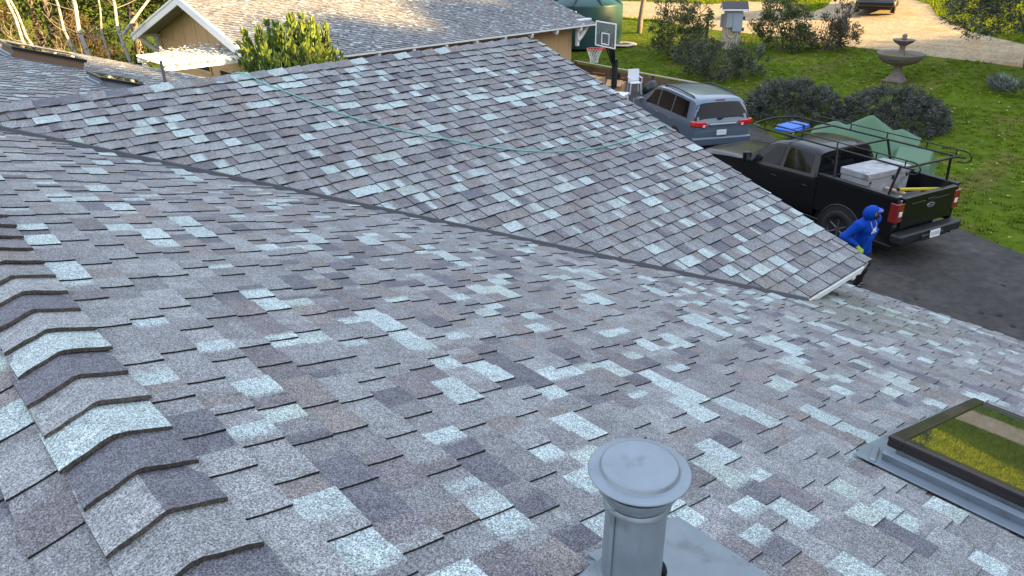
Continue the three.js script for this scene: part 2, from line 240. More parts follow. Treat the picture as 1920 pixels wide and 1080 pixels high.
  for (const t of all.slice(0, 300)) part('shingle', t.mb.geo(), shingleMat, t.par);
  const rest = all.slice(300);
  for (const d of [mainDeck, wingDeck, leftDeck]) stuffPart('shingles', joinMB(rest.filter((t) => t.par === d).concat(d === mainDeck ? back : [])), shingleMat, d);

  // ridge caps: bent, thick, lapping towards the camera
  const capTones = ['grey', 'pale', 'dark', 'mid', 'pale', 'dark', 'grey', 'grey', 'dark', 'grey', 'mid', 'warm', 'mauve', 'grey', 'dark'];
  function capGeo(r, t1, t2, ms, hw = .145, len = .26, th = .016, lift = .042) {     // local: +Z towards the butt end, X across, Y up; ms = slopes left and right
    const mb = new MB(), cs = [-hw, -hw * .75, -hw * .5, -hw * .25, -.014, 0, .014, hw * .25, hw * .5, hw * .75, hw], NC = cs.length - 1, zs = [0, -.08, -.17, -len];
    const y = (c, k) => { const m = c < 0 ? ms[0] : ms[1], a = Math.abs(c), s = a < .014 ? (a * a) / .028 : a - .007; return -m * s + lerp(lift, .020, Math.min(1, -zs[k] / .22)); };
    const jx = cs.map((_, i) => (i === 0 || i === NC) ? (r() - .5) * .012 : 0), jz = cs.map(() => (r() - .5) * .007), jy = cs.map(() => (r() - .5) * .003), du = r() * 9;
    const Q = (i, k, dy = 0) => [cs[i] + jx[i], y(cs[i], k) + (k ? 0 : jy[i]) + dy, zs[k] + (k ? 0 : jz[i])], uvq = (i, k) => [cs[i] + du, zs[k] + du];
    const edge = jit([.080, .066, .056], r, .25);
    for (let i = 0; i < NC; i++) { const k0 = i < NC / 2 ? t1 : t2; for (let k = 0; k < 3; k++) mb.quad(Q(i, k), Q(i + 1, k), Q(i + 1, k + 1), Q(i, k + 1), k0, [uvq(i, k), uvq(i + 1, k), uvq(i + 1, k + 1), uvq(i, k + 1)]); const f = (j) => [cs[j] + jx[j], y(cs[j], 0) - th, zs[0] + jz[j] - .003]; mb.quad(f(i), f(i + 1), Q(i + 1, 0), Q(i, 0), edge, [[cs[i], 0], [cs[i + 1], 0], [cs[i + 1], th], [cs[i], th]]); }
    for (const [i, s] of [[0, 1], [NC, 0]]) for (let k = 0; k < 3; k++) { const a = Q(i, k, -.012), b = Q(i, k + 1, -.012), c = Q(i, k + 1), d = Q(i, k); s ? mb.quad(b, a, d, c, edge) : mb.quad(a, b, c, d, edge); }
    return mb.geo();
  }
  const rc = RNG(77);
  for (let k = -5; k < 24; k++) {
    const name = capTones[((k + 1) % capTones.length + capTones.length) % capTones.length]; let t1 = jit(TONES[name], rc, .08), t2 = t1;
    if (k === 0) { t1 = jit(TONES.grey, rc, .05); t2 = jit(TONES.dark, rc, .05); } else if (k === 1) t1 = t2 = jit(TONES.dark, rc, .05); else if (rc() < .15) t2 = jit(TONES.mauve, rc, .1);
    if (k === 2) t1 = t2 = jit(TONES.pale, rc, .04); if (k === 3) t1 = t2 = jit(TONES.grey, rc, .04); if (k === 4 || k === 7) t1 = t2 = jit(TONES.dark, rc, .04); if (k === 5) t1 = t2 = jit(TONES.pale, rc, .04);
    const m = part('ridge_cap', capGeo(rc, t1, t2, [M1, M1]), shingleMat, house); m.position.set(RX + (rc() - .5) * .008, RY - .008, -1.5466 - .0 - k * .2019); m.rotation.y = (rc() - .5) * .05;
  }
  for (let x = .55; x < WX + .05; x += .2019) {
    const t = jit(rc() < .12 ? TONES.pale : rc() < .35 ? TONES.dark : rc() < .5 ? TONES.warm : TONES.mid, rc, .1);
    const m = part('ridge_cap', capGeo(rc, t, t, [M2, M2], .14, .26, .015, .036), shingleMat, house); m.position.set(x, WY - .012, WZ); m.rotation.y = Math.PI / 2 + (rc() - .5) * .06;
  }
  // valley flashing with its raised rib
  const mVal = std([.034, .034, .037], { roughness: .55, metalness: .3 });
  for (const sgn of [1, -1]) {
    const rings = []; for (let i = 0; i <= 12; i++) { const x = lerp(wingEnd + .05, xv + .06, i / 12), z = WZ + sgn * zc(x), y = RY - M1 * (x - RX), d = V(1, 0, sgn * M1 / M2).normalize(), q = V(-d.z, 0, d.x).multiplyScalar(sgn); // q points to the main-slope side
      const at = (o, h) => { const X = x + q.x * o, Z = z + q.z * o; const yp = Math.max(RY - M1 * (X - RX), WY - M2 * Math.abs(Z - WZ)); return [X, yp + h, Z]; };
      const ring = [at(-.042, .004), at(-.038, .02), at(-.012, .024), at(.0, .034), at(.012, .024), at(.034, .014), at(.042, .0)]; rings.push(sgn > 0 ? ring : ring.reverse()); void y; }
    const g = loft(rings); part('valley_flashing', toCreasedNormals(g, .5), mVal, house);
  }
  // eaves and barge boards, walls
  const fasc = merge([bx(WX - xv + .06, .085, .028, (WX + xv) / 2 - .16, WEY - .068, WEZ + .004, 0, 0, 0, .006), bx(WX - xv + .04, .026, .024, (WX + xv) / 2 - .16, WEY - .038, WEZ + .030, 0, 0, 0, .008), bx(.07, .13, .07, WX - .20, WEY - .115, WEZ - .045, 0, 0, 0, .01)]);
  part('fascia', fasc, mWhite, house, 'white fascia board of the wing eave');
  part('fascia', bx(.03, .16, ZN - ZF, EX - .03, EY - .10, (ZN + ZF) / 2), mWhite, house);
  const rake = (x, z0, y0, z1, y1) => { const L = Math.hypot(z1 - z0, y1 - y0), a = Math.atan2(y1 - y0, z1 - z0); return bx(.03, .16, L, x, (y0 + y1) / 2 - .10, (z0 + z1) / 2, 0, -a); };
  part('barge_board', rake(WX - .04, WEZ, WEY, WZ, WY), mWhite, house); part('barge_board', rake(WX - .04, zB, WEY, WZ, WY), mWhite, house);
  part('wall', merge([bx(14.0, EY - .25, ZN - ZF - 1.2, .25, (EY - .25) / 2, (ZN + ZF) / 2), bx(6.6, WEY - .3, zB * -1 + WEZ - 1.0, 3.5, (WEY - .3) / 2 + .003, (zB + WEZ) / 2)]), mSiding, house);
  const gable = (pts, dx) => { const s = new THREE.Shape(pts.map((q) => new THREE.Vector2(...q))); const g = new THREE.ExtrudeGeometry(s, { depth: dx, bevelEnabled: false }); return metreUV(ready(g)); };
  part('gable_wall', xf(gable([[WEZ - .5, WEY - .32], [zB + .5, WEY - .32], [WZ, WY - .18]].map(([z, y]) => [-z, y]), .12), 6.72, 0, 0, Math.PI / 2), mSiding, house);
  part('gable_wall', merge([ZF + .5, ZN - .6].map((z) => xf(gable([[-6.6, EY - .26], [7.1, EY - .26], [RX, RY - .2]], .12), 0, 0, z))), mSiding, house);

  // roof vent with its cap and flashing
  const P1 = (x, h = 0) => [x, RY - M1 * (x - RX) + h];
  const vx = 1.117, vz = -.814, vy = P1(vx)[1];
  const vent = part('vent_pipe', metreUV(merge([cy([vx, vy - .06, vz], [vx, vy + .335, vz], .078, .074, 40), xf(lathe([[.079, 0], [.083, .004], [.083, .012], [.078, .018]], 40), vx, vy + .30, vz), xf(lathe([[.0745, .0], [.081, .006], [.083, .016], [.090, .026], [.10, .040], [.104, .055]], 40), vx, vy + .318, vz), bx(.004, .34, .012, vx - .079, vy + .16, vz - .008)])), mFlash, house, 'blue grey metal vent pipe through the roof');
  part('vent_cap', metreUV(xf(lathe([[.0001, -.004], [.08, -.004], [.119, .006], [.122, .010], [.119, .0135], [.097, .016], [.094, .017], [.0925, .026], [.088, .030], [.08, .0315], [.0001, .0325]], 56), vx, vy + .385, vz)), mFlash, vent);
  const slopeA = -Math.atan(M1);
  part('flashing', merge([bx(.44, .005, .32, vx + .20, P1(vx + .20)[1] + .022, vz + .02, 0, 0, slopeA, .002), xf(lathe([[.135, 0], [.105, .012], [.088, .045], [.080, .075]], 32), vx, vy + .012, vz, 0, 0, slopeA * .9)]), mFlash, vent);

  // skylights: a curb of sheet metal, a dark frame, a pane
  const mFrame = phys([.030, .023, .024], { roughness: .38, metalness: .5, clearcoat: .3 }), mPane = phys([.02, .024, .02], { roughness: .02, ior: 2.2, specularIntensity: 1, clearcoat: 1, clearcoatRoughness: .02 }), mBrownWood = std([.17, .105, .065], { roughness: .8 });
  function skylight(x0, x1, z0, z1, hc, label, side = mFlash) {
    const L = (x1 - x0) * L1, xm = (x0 + x1) / 2, zm = (z0 + z1) / 2, D = z1 - z0; const root = part('skylight', bx(L - .04, hc, D - .04, 0, hc / 2 - .01, 0, 0, 0, 0, .008), side, house, label); root.position.set(xm, P1(xm)[1], zm); root.rotation.z = slopeA;
    const f = .062, y = hc + .012; 
    part('frame', merge([bx(L + .03, .055, f, 0, y, D / 2 - f / 2 + .015, 0, 0, 0, .010), bx(L + .03, .055, f, 0, y, -D / 2 + f / 2 - .015, 0, 0, 0, .010), bx(f, .052, D - 2 * f + .04, -L / 2 + f / 2 - .013, y, 0, 0, 0, 0, .010), bx(f, .052, D - 2 * f + .04, L / 2 - f / 2 + .013, y, 0, 0, 0, 0, .010), bx(L + .036, .018, .012, 0, y + .014, D / 2 + .016, 0, 0, 0, .004), bx(.012, .018, D + .03, -L / 2 - .016, y + .014, 0, 0, 0, 0, .004)]), mFrame, root, 'dark brown skylight frame');
    part('pane', bx(L - 2 * f + .03, .012, D - 2 * f + .05, 0, y + .012, 0), mPane, root);
    part('flashing', merge([bx(.13, .006, D + .20, -L / 2 - .05, .020, 0, 0, 0, 0, .002), bx(.03, .05, D + .02, -L / 2 - .012, .04, 0, 0, 0, .5), bx(L + .1, .006, .13, .02, .017, D / 2 + .05), bx(L + .1, .006, .13, .02, .017, -D / 2 - .05), bx(.20, .018, .03, -L / 2 - .01, .025, -D / 2 - .045, .25, 0, 0, .008)]), mFlash, root);
    return root;
  }
  skylight(2.86, 4.12, -.80, .80, .10, 'dark framed skylight near the vent, its pane mirroring sunlit grass');
  skylight(2.95, 3.72, -13.95, -13.15, .12, 'small skylight just behind the wing ridge');
  skylight(2.3, 3.42, -17.2, -16.1, .17, 'far skylight with a brown curb at the top left', mBrownWood);
  part('vent_pipe', cy([4.78, 3.45, -15.96], [4.78, 3.98, -15.96], .03), std([.16, .16, .17], { metalness: .4, roughness: .5 }), house, 'thin vent pipe beyond the wing ridge');
}

// garden hose thrown over the wing
{
  const pts = [[2.2, 4.2, -9.3], [2.85, 4.72, -8.2], [3.08, 4.915, -7.80], [3.22, 4.83, -7.55]]; for (const [x, z] of [[3.43, -7.19], [3.67, -6.77], [4.03, -6.35], [4.45, -6], [4.89, -5.67], [5.37, -5.44], [5.91, -5.31], [6.53, -5.29], [7.0, -5.33]]) pts.push([x, WY - M2 * (z - WZ) + .022, z]);
  pts.push([7.3, WY - M2 * (-5.36 - WZ) + .02, -5.36], [7.42, 3.8, -5.4], [7.46, 2.6, -5.45], [7.5, .5, -5.5], [7.55, .05, -5.6]);
  solo('rope', tube(pts, .0068, 180, 7), std([.16, .40, .35], { roughness: .6 }), 'thin green rope draped in a long curve across the wing roof', 'rope');
}

// ------------------------------------------------------------------ the house behind
{
  const Z0 = 0, D = 11.14, LEN = 15.05, EYr = 2.77, AP = 4.42, mr = (AP - EYr) / (D / 2);
  const rh = thing('rear_house', 'tan house behind the wing, with a grey shingle roof and white gable boards', 'house', [9.18, 0, -21.5], .02);
  const L = Math.hypot(1, mr);
  const slope = part('roof_slope', deckGeo([[0, EYr, Z0], [LEN, EYr, Z0], [LEN, AP, -D / 2], [0, AP, -D / 2]], [0, 1, mr], .07), mDeck, rh);
  part('roof_slope', deckGeo([[LEN, EYr, -D], [0, EYr, -D], [0, AP, -D / 2], [LEN, AP, -D / 2]], [0, 1, -mr], .07), mDeck, rh);
  const n = Math.round(D / 2 * L / .143);
  const tn = (r) => { const v = r(); return v < .42 ? TONES.mid : v < .68 ? TONES.grey : v < .78 ? TONES.dark : v < .90 ? TONES.warm : TONES.pale; };
  const f = shingleField({ O: V(0, EYr, .02), U: V(1, 0, 0), Vv: V(0, mr / L, -1 / L), courses: n, e: (D / 2 + .02) * L / n, seed: 41, range: () => [-.02, LEN + .02], detail: false, tone: tn });
  stuffPart('shingles', joinMB(f), shingleMat, slope);
  // board siding with a wood grain
  const woodT = tex(512, (u, v) => { const g = fbA(u * 3, v * .25, 2, 6), k = .75 + .5 * g; return [.50 * k, .325 * k, .165 * k]; }); const mWood = std([1, 1, 1], { map: rep(woodT, .5, .2), roughness: .8 });
  const wx = .78, wz = -.78, h = EYr - .05;
  const gab = new THREE.ExtrudeGeometry(new THREE.Shape([[-wz, 0], [D + wz, 0], [D + wz, h + mr * .78], [D / 2, AP - .1], [-wz, h + mr * .78]].map((q) => new THREE.Vector2(...q))), { depth: .12, bevelEnabled: false });
  // gable wall boards: vertical planks, each a piece
  part('wall', merge([bx(LEN - 1.5, h, .12, LEN / 2, h / 2, wz, 0), bx(LEN - 1.5, h, .12, LEN / 2, h / 2, -D - wz), xf(metreUV(ready(gab)), LEN - .78, 0, 0, Math.PI / 2)]), mWood, rh);
  const gw = part('gable_wall', xf(metreUV(ready(gab.clone())), wx, 0, 0, Math.PI / 2), mWood, rh, 'plain tan gable wall');
  for (const z of [-2.2, -3.4, -4.6, -5.57, -6.6, -7.8, -9.0]) { const top = AP - .14 - mr * Math.abs(z + D / 2); part('batten', bx(.012, top - 2.62, .018, wx - .006, (top + 2.62) / 2, z), mWood, gw); }
  part('trim_board', bx(.03, .10, D - 1.7, wx - .015, 2.60, -D / 2), mWood, gw);
  part('corner_board', bx(.14, h, .14, wx - .01, h / 2, wz + .01, 0, 0, 0, .01), mWood, rh); part('corner_board', bx(.14, h, .14, wx - .01, h / 2, -D - wz - .01, 0, 0, 0, .01), mWood, rh);
  // windows of the gable wall
  const mWin = phys([.02, .025, .03], { roughness: .06, clearcoat: 1 });
  for (const [z, y, w, hh] of [[-6.4, 2.15, 1.25, .72], [-4.4, 1.55, 1.1, 1.0]]) { const fr = part('window', merge([bx(.06, .09, w + .16, wx - .03, y + hh / 2, z), bx(.06, .09, w + .16, wx - .03, y - hh / 2, z), bx(.055, hh, .09, wx - .03, y, z - w / 2), bx(.055, hh, .09, wx - .03, y, z + w / 2)]), mWood, rh); part('pane', bx(.02, hh, w, wx - .012, y, z), mWin, fr); }
  // barge boards, ridge end block, fascia, rafter tails, brackets
  const barge = (s) => { const a = Math.atan(mr), l = D / 2 * L + .12; return merge([bx(.045, .31, l, -.03, (EYr + AP) / 2 - .10, -D / 4 * (s > 0 ? 1 : 3), 0, s > 0 ? a : -a, 0, .006), bx(.06, .05, l, -.05, (EYr + AP) / 2 - .0, -D / 4 * (s > 0 ? 1 : 3), 0, s > 0 ? a : -a, 0, .006)]); };
  part('barge_board', barge(1), mWhite, rh, 'white barge board on the near side of the gable'); part('barge_board', barge(-1), mWhite, rh, 'white barge board on the far side of the gable');
  part('ridge_block', bx(.10, .22, .34, -.005, AP - .16, -D / 2, 0, 0, 0, .01), mWhite, rh);
  part('soffit', merge([1, -1].map((s) => bx(.80, .02, D / 2 * L, .37, (EYr + AP) / 2 - .13, -D / 4 * (s > 0 ? 1 : 3), 0, (s > 0 ? 1 : -1) * Math.atan(mr)))), std([.30, .27, .24], { roughness: .9 }), rh);
  part('fascia', bx(LEN + .02, .07, .03, LEN / 2, EYr - .035, .005, 0, 0, 0, .006), mWhite, rh, 'white eave board');
  part('soffit', bx(LEN, .02, .74, LEN / 2, EYr + .0, -.40, 0, Math.atan(mr)), std([.26, .17, .09], { roughness: .9 }), rh);
  for (let x = 1.35; x < LEN; x += 1.42) part('rafter_tail', merge([bx(.11, .15, .80, x, EYr - .06, -.38, 0, Math.atan(mr), 0, .01)]), mWhite, rh);
  const brk = (sx, z) => { const c = tube([[0, .0, 0], [-.18, .10, 0], [-.42, .34, 0], [-.66, .62, 0]].map(([a, b]) => [a * sx, b, 0]),   .11, 14, 6); return xf(merge([c, bx(.80, .26, .16, -.40 * sx, .70, 0, 0, 0, 0, .01), bx(.13, .95, .13, -.02 * sx, .24, 0, 0, 0, 0, .01)]), sx > 0 ? wx - .06 : LEN - wx + .10, h - .60, z); };
  part('bracket', brk(1, -D + .45), mWhite, rh, 'white curved bracket under the far gable end'); part('bracket', brk(1, -.45), mWhite, rh); part('bracket', brk(-1, -.45), mWhite, rh, 'white curved bracket at the right end of the eave');
}
// pergola by its gable, white slats in a lattice
{
  const pg = thing('pergola', 'white slatted pergola roof in front of the tan gable wall', 'pergola', [6.85, 0, -22.9]);
  const mP = std([.82, .79, .70], { roughness: .7 });
  for (const z of [0, -2.3]) part('beam', bx(2.75, .14, .09, 1.4, 2.78, z, 0, 0, 0, .01), mP, pg);
  for (const [x, z] of [[.2, 0], [.2, -2.3], [2.55, 0]]) part('post', bx(.12, 2.7, .12, x, 1.35, z, 0, 0, 0, .01), mP, pg);
  const r = RNG(6);
  for (let i = 0; i < 15; i++) part('slat', bx(.05, .05, 2.75, .12 + i * .18, 2.875, -1.15, (r() - .5) * .03), mP, pg);
  for (let i = 0; i < 13; i++) part('slat', bx(2.75, .035, .05, 1.4, 2.92, .05 - i * .2, (r() - .5) * .03), mP, pg);
  // pale dry vine lying on it
  const mb = new MB(); for (let k = 0; k < 900; k++) { const x = .5 + r() * 2.2, z = -2.3 * r(), y = 2.94 + r() * r() * .22, a = r() * 6.3, l = .05 + r() * .06, w = .03 + r() * .03, t = (r() - .5) * .8, g = .30 + r() * .35; mb.quad([x, y, z], [x + Math.cos(a) * l, y + t * l, z + Math.sin(a) * l], [x + Math.cos(a) * l - Math.sin(a) * w, y + t * l + .01, z + Math.sin(a) * l + Math.cos(a) * w], [x - Math.sin(a) * w, y + .012, z + Math.cos(a) * w], [g, g * .98, g * .86]); }
  stuffPart('dry_vine', mb.geo(), std([1, 1, 1], { vertexColors: true, side: THREE.DoubleSide }), pg);
}

// ------------------------------------------------------------------ vehicles
const at = (tab, z) => { for (let i = 0; i < tab.length - 1; i++) if (z <= tab[i + 1][0]) { const t = clamp((z - tab[i][0]) / (tab[i + 1][0] - tab[i][0]), 0, 1); return lerp(tab[i][1], tab[i + 1][1], t); } return tab[tab.length - 1][1]; };
// a car body as a function of length z and girth t (-1 left sill .. 0 roof centre .. 1 right sill)
function bodyFn({ top, half, belt, sill, roofK }) {
  return (z, t) => {
    const w = at(half, z), yt = at(top, z), ys = at(sill, z), yb = Math.min(at(belt, z), yt - .07), k = lerp(.97, roofK, clamp((yt - yb - .07) / .5, 0, 1)), a = Math.abs(t), s = Math.sign(t) || 1;
    const P = [[0, 0, yt], [.15, w * k * .62, yt - .008], [.24, w * k * .9, yt - .035], [.30, w * k, yt - .085], [.55, w * lerp(.965, .985, k > .9 ? 1 : 0), yb + .015], [.60, w * .985, yb - .03], [.72, w, lerp(yb, ys, .4)], [.88, w * .985, ys + .10], [1, w * .93, ys]];
    for (let i = 0; i < P.length - 1; i++) if (a <= P[i + 1][0]) { const f = (a - P[i][0]) / (P[i + 1][0] - P[i][0]); return [s * lerp(P[i][1], P[i + 1][1], f), lerp(P[i][2], P[i + 1][2], f), z]; }
    return [s * w * .93, ys, z];
  };
}
const TS = [-1, -.94, -.88, -.8, -.72, -.66, -.60, -.575, -.55, -.42, -.30, -.27, -.24, -.2, -.15, -.07, 0, .07, .15, .2, .24, .27, .30, .42, .55, .575, .60, .66, .72, .8, .88, .94, 1];
const bodyGeo = (fn, zs) => toCreasedNormals(loft(zs.map((z) => TS.map((t) => fn(z, t)))), .62);
function patch(fn, q, off = .006, n = 6, cx = 0, cyy = 1.0) { // a panel on the body: q = four corners [z,t] in order; stands off outward
  const rows = []; for (let i = 0; i <= n; i++) { const row = []; for (let j = 0; j <= n; j++) { const u = j / n, v = i / n; const z = lerp(lerp(q[0][0], q[1][0], u), lerp(q[3][0], q[2][0], u), v), t = lerp(lerp(q[0][1], q[1][1], u), lerp(q[3][1], q[2][1], u), v); const e = 1e-3, p = V(...fn(z, t)), a = V(...fn(z + e, t)).sub(V(...fn(z - e, t))), b = V(...fn(z, t + e)).sub(V(...fn(z, t - e))); const nn = a.cross(b).normalize(); if (nn.dot(V(p.x, p.y - .9, p.z * .3)) < 0) nn.negate(); p.addScaledVector(nn, off); row.push([p.x, p.y, p.z]); } rows.push(row); }
  return loft(rows, false);
}
const paintBlack = phys([.004, .0042, .0055], { roughness: .30, ior: 1.4, clearcoat: .25, clearcoatRoughness: .06 }), mRubber = std([.018, .018, .019], { roughness: .85 }), mTrim = std([.012, .012, .013], { roughness: .55 }), mGlass = phys([.006, .007, .009], { roughness: .04, ior: 1.42, specularIntensity: .65, side: THREE.DoubleSide });
const mRedDark = phys([.20, .010, .010], { roughness: .15, clearcoat: 1 }), mRed = phys([.50, .012, .012], { roughness: .18, clearcoat: 1 }), mChrome = std([.55, .56, .58], { metalness: 1, roughness: .25 }), mAlloy = std([.16, .16, .17], { metalness: .8, roughness: .4 }), mLens = phys([.75, .74, .72], { roughness: .2, clearcoat: 1 });
function wheel(r, w) { // axis along X; tyre, rim with spokes
  const g = new THREE.Group(); g.name = 'wheel'; const ty = lathe([[r * .62, -w / 2], [r * .93, -w / 2], [r, -w * .36], [r, w * .36], [r * .93, w / 2], [r * .62, w / 2], [r * .62, -w / 2]], 32); ty.rotateZ(Math.PI / 2); part('tyre', ty, mRubber, g);
  const l = [xf(lathe([[r * .60, -w * .42], [r * .64, -w * .42], [r * .64, w * .42], [r * .60, w * .42], [r * .56, w * .2], [r * .56, -w * .2], [r * .60, -w * .42]], 32), 0, 0, 0, 0, 0, Math.PI / 2), cy([-w * .42, 0, 0], [w * .42, 0, 0], r * .14, r * .14, 14)]; for (let k = 0; k < 6; k++) for (const s of [-1, 1]) { const a = k * Math.PI / 3; l.push(cy([s * w * .34, r * .1 * Math.cos(a), r * .1 * Math.sin(a)], [s * w * .40, r * .6 * Math.cos(a), r * .6 * Math.sin(a)], r * .06, r * .05, 6)); }
  part('rim', merge(l), mAlloy, g); return g;
}
const plateT = (() => { const r = RNG(3); return null; })(); void plateT;
function plate(marks, seed) { const r = RNG(seed), n = 64; const cells = []; for (let k = 0; k < 7; k++) cells.push([.1 + k * .118, .06 + r() * .03]); return tex(n, (u, v) => { const V0 = 1 - v; let d = 0; if (V0 > .32 && V0 < .74) for (const [x, w] of cells) if (u > x && u < x + w) { const gx = (u - x) / w, gy = (V0 - .32) / .42; d = Math.max(d, (gx < .3 || (gy < .25) || (gy > .75) || Math.abs(gy - .5) < .1) ? .8 : 0); } const c = lerp(.72, .05, d * marks); return [c, c, lerp(.72, .12, d * marks)]; }); }
function plateMesh(w, h, t, parent, x, y, z, tilt = 0) { const g = bx(w, h, .012, 0, 0, 0); const p = g.attributes.position, uv = g.attributes.uv; for (let i = 0; i < p.count; i++) uv.setXY(i, p.getX(i) / w + .5, p.getY(i) / h + .5); const m = part('licence_plate', g, std([1, 1, 1], { map: t, roughness: .5 }), parent); m.position.set(x, y, z); m.rotation.x = tilt; return m; }

{ // pickup: -Z is forward
  const A = 13.5 * RAD, t = thing('pickup_truck', 'black crew cab pickup with a black ladder rack, parked on the asphalt', 'pickup truck', [16.29, 0, -7.66], -A);
  const fn = bodyFn({ top: [[-2.92, .95], [-2.86, 1.10], [-2.7, 1.17], [-2.1, 1.22], [-1.42, 1.27], [-1.30, 1.30], [-.66, 1.78], [-.45, 1.87], [.0, 1.925], [.62, 1.905], [.80, 1.86], [.93, 1.40], [.95, 1.30]], half: [[-2.92, .80], [-2.85, .90], [-2.6, .97], [-1.5, .99], [1.2, .99]], belt: [[-2.9, 1.02], [-1.2, 1.24], [1.2, 1.36]], sill: [[-2.9, .42], [-2.5, .40], [1.2, .46]], roofK: .80 });
  part('body', bodyGeo(fn, [-2.92, -2.86, -2.78, -2.6, -2.3, -1.9, -1.7, -1.42, -1.30, -1.1, -.88, -.66, -.55, -.45, -.2, .1, .4, .62, .74, .80, .84, .89, .93, .95]), paintBlack, t);
  for (const s of [-1, 1]) {
    part('side_window', patch(fn, [[-.90, s * .535], [-.16, s * .535], [-.16, s * .325], [-.44, s * .325]]), mGlass, t); part('side_window', patch(fn, [[-.05, s * .535], [.70, s * .535], [.64, s * .325], [-.05, s * .325]]), mGlass, t);
    part('door_handle', merge([-.24, .66].map((z) => bx(.03, .03, .16, s * 1.005, 1.10, z, 0, 0, 0, .01))), paintBlack, t);
    const mir = part('side_mirror', bx(.20, .24, .12, s * 1.12, 1.38, -1.02, s * .15, 0, 0, .04), paintBlack, t); part('mirror_glass', bx(.15, .19, .012, s * 1.12, 1.38, -.956, s * .15), mChrome, mir);
    part('bed_side', merge([bx(.085, .80, 1.92, s * .955, 1.04, 1.92, 0, 0, 0, .03), bx(.13, .05, 1.92, s * .945, 1.445, 1.92, 0, 0, 0, .02), bx(.05, .10, 4.1, s * .97, .42, .9, 0, 0, 0, .02)]), paintBlack, t);
    part('tail_lamp', merge([bx(.05, .40, .17, s * .985, 1.14, 2.855, 0, 0, 0, .02), bx(.20, .40, .04, s * .895, 1.14, 2.925, 0, 0, 0, .02)]), mRedDark, t); part('lamp_lens', bx(.10, .10, .02, s * .885, 1.12, 2.942, 0, 0, 0, .006), mLens, t);
    part('headlamp', bx(.30, .16, .12, s * .76, .95, -2.82, s * -.35, 0, 0, .03), mLens, t);
    const fl = tube(Array.from({ length: 13 }, (_, i) => { const a = -.1 + (Math.PI + .2) * i / 12; return [s * .985, .42 + .52 * Math.sin(a), 1.70 - .52 * Math.cos(a)]; }), .028, 26, 6); part('wheel_arch', fl, mTrim, t); part('wheel_arch', xf(fl.clone(), 0, 0, -3.68), mTrim, t);
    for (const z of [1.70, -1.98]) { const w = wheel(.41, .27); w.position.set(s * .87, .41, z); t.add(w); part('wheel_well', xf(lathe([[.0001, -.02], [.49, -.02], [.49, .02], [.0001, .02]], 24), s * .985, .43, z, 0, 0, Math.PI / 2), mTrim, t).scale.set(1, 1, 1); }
  }
  // wheels stand proud of the dark wells
  t.children.filter((c) => c.name === 'wheel').forEach((w) => { w.position.x += Math.sign(w.position.x) * .035; });
  part('windshield', patch(fn, [[-1.24, -.50], [-1.24, .50], [-.68, .24], [-.68, -.24]]), mGlass, t); part('rear_window', patch(fn, [[.915, -.44], [.915, .44], [.83, .24], [.83, -.24]], .008), mGlass, t);
  part('roof_lamp', bx(.36, .045, .03, 0, 1.862, .83, 0, 0, 0, .012), mRed, t);
  part('bed_floor', merge([bx(1.86, .06, 1.92, 0, .80, 1.92), bx(1.86, .55, .05, 0, 1.08, .99)]), mTrim, t);
  const gate = part('tailgate', merge([bx(1.62, .62, .07, 0, 1.10, 2.90, 0, 0, 0, .02), bx(1.70, .06, .12, 0, 1.415, 2.885, 0, 0, 0, .025), bx(1.2, .03, .03, 0, 1.28, 2.935, 0, 0, 0, .01)]), paintBlack, t); part('handle', bx(.24, .07, .03, 0, 1.30, 2.945, 0, 0, 0, .012), mTrim, gate);
  { // oval badge with script lettering
    const T = tex(128, (u, v) => { const x = (u - .5) * 2, y = (.5 - v) * 2 * -1, r2 = x * x + y * y; let c = r2 > .78 ? .55 : .03; const st = (x0, x1, y0, y1) => x > x0 && x < x1 && y > y0 && y < y1; if (st(-.62, -.52, -.4, .4) || st(-.62, -.3, .3, .4) || st(-.62, -.36, -.02, .08) || (Math.abs(Math.hypot(x + .14, y + .14) - .16) < .05) || st(.1, .18, -.3, .05) || st(.1, .3, -.02, .06) || Math.abs(Math.hypot(x - .46, y + .14) - .15) < .05 || st(.56, .65, -.3, .42)) c = .5; return [c, c, c * 1.1 + .02]; });
    const g = new THREE.CylinderGeometry(.5, .5, 1, 32); g.rotateX(Math.PI / 2); g.scale(.23, .095, .014); const p = g.attributes.position, uv = g.attributes.uv; for (let i = 0; i < p.count; i++) uv.setXY(i, p.getX(i) / .23 + .5, p.getY(i) / .095 + .5); const m = part('badge', g, phys([1, 1, 1], { map: T, roughness: .3, metalness: .4 }), gate); m.position.set(.05, 1.17, 2.944); }
  const bump = part('rear_bumper', merge([bx(1.98, .20, .26, 0, .62, 3.0, 0, 0, 0, .05), bx(.7, .12, .3, 0, .58, 3.03, 0, 0, 0, .03), bx(1.5, .10, .2, 0, .48, 2.9)]), std([.022, .022, .024], { roughness: .5, metalness: .3 }), t); plateMesh(.31, .155, plate(1, 9), bump, .02, .64, 3.19, -.1);
  part('chassis', bx(1.7, .3, 5.2, 0, .45, 0), mRubber, t);
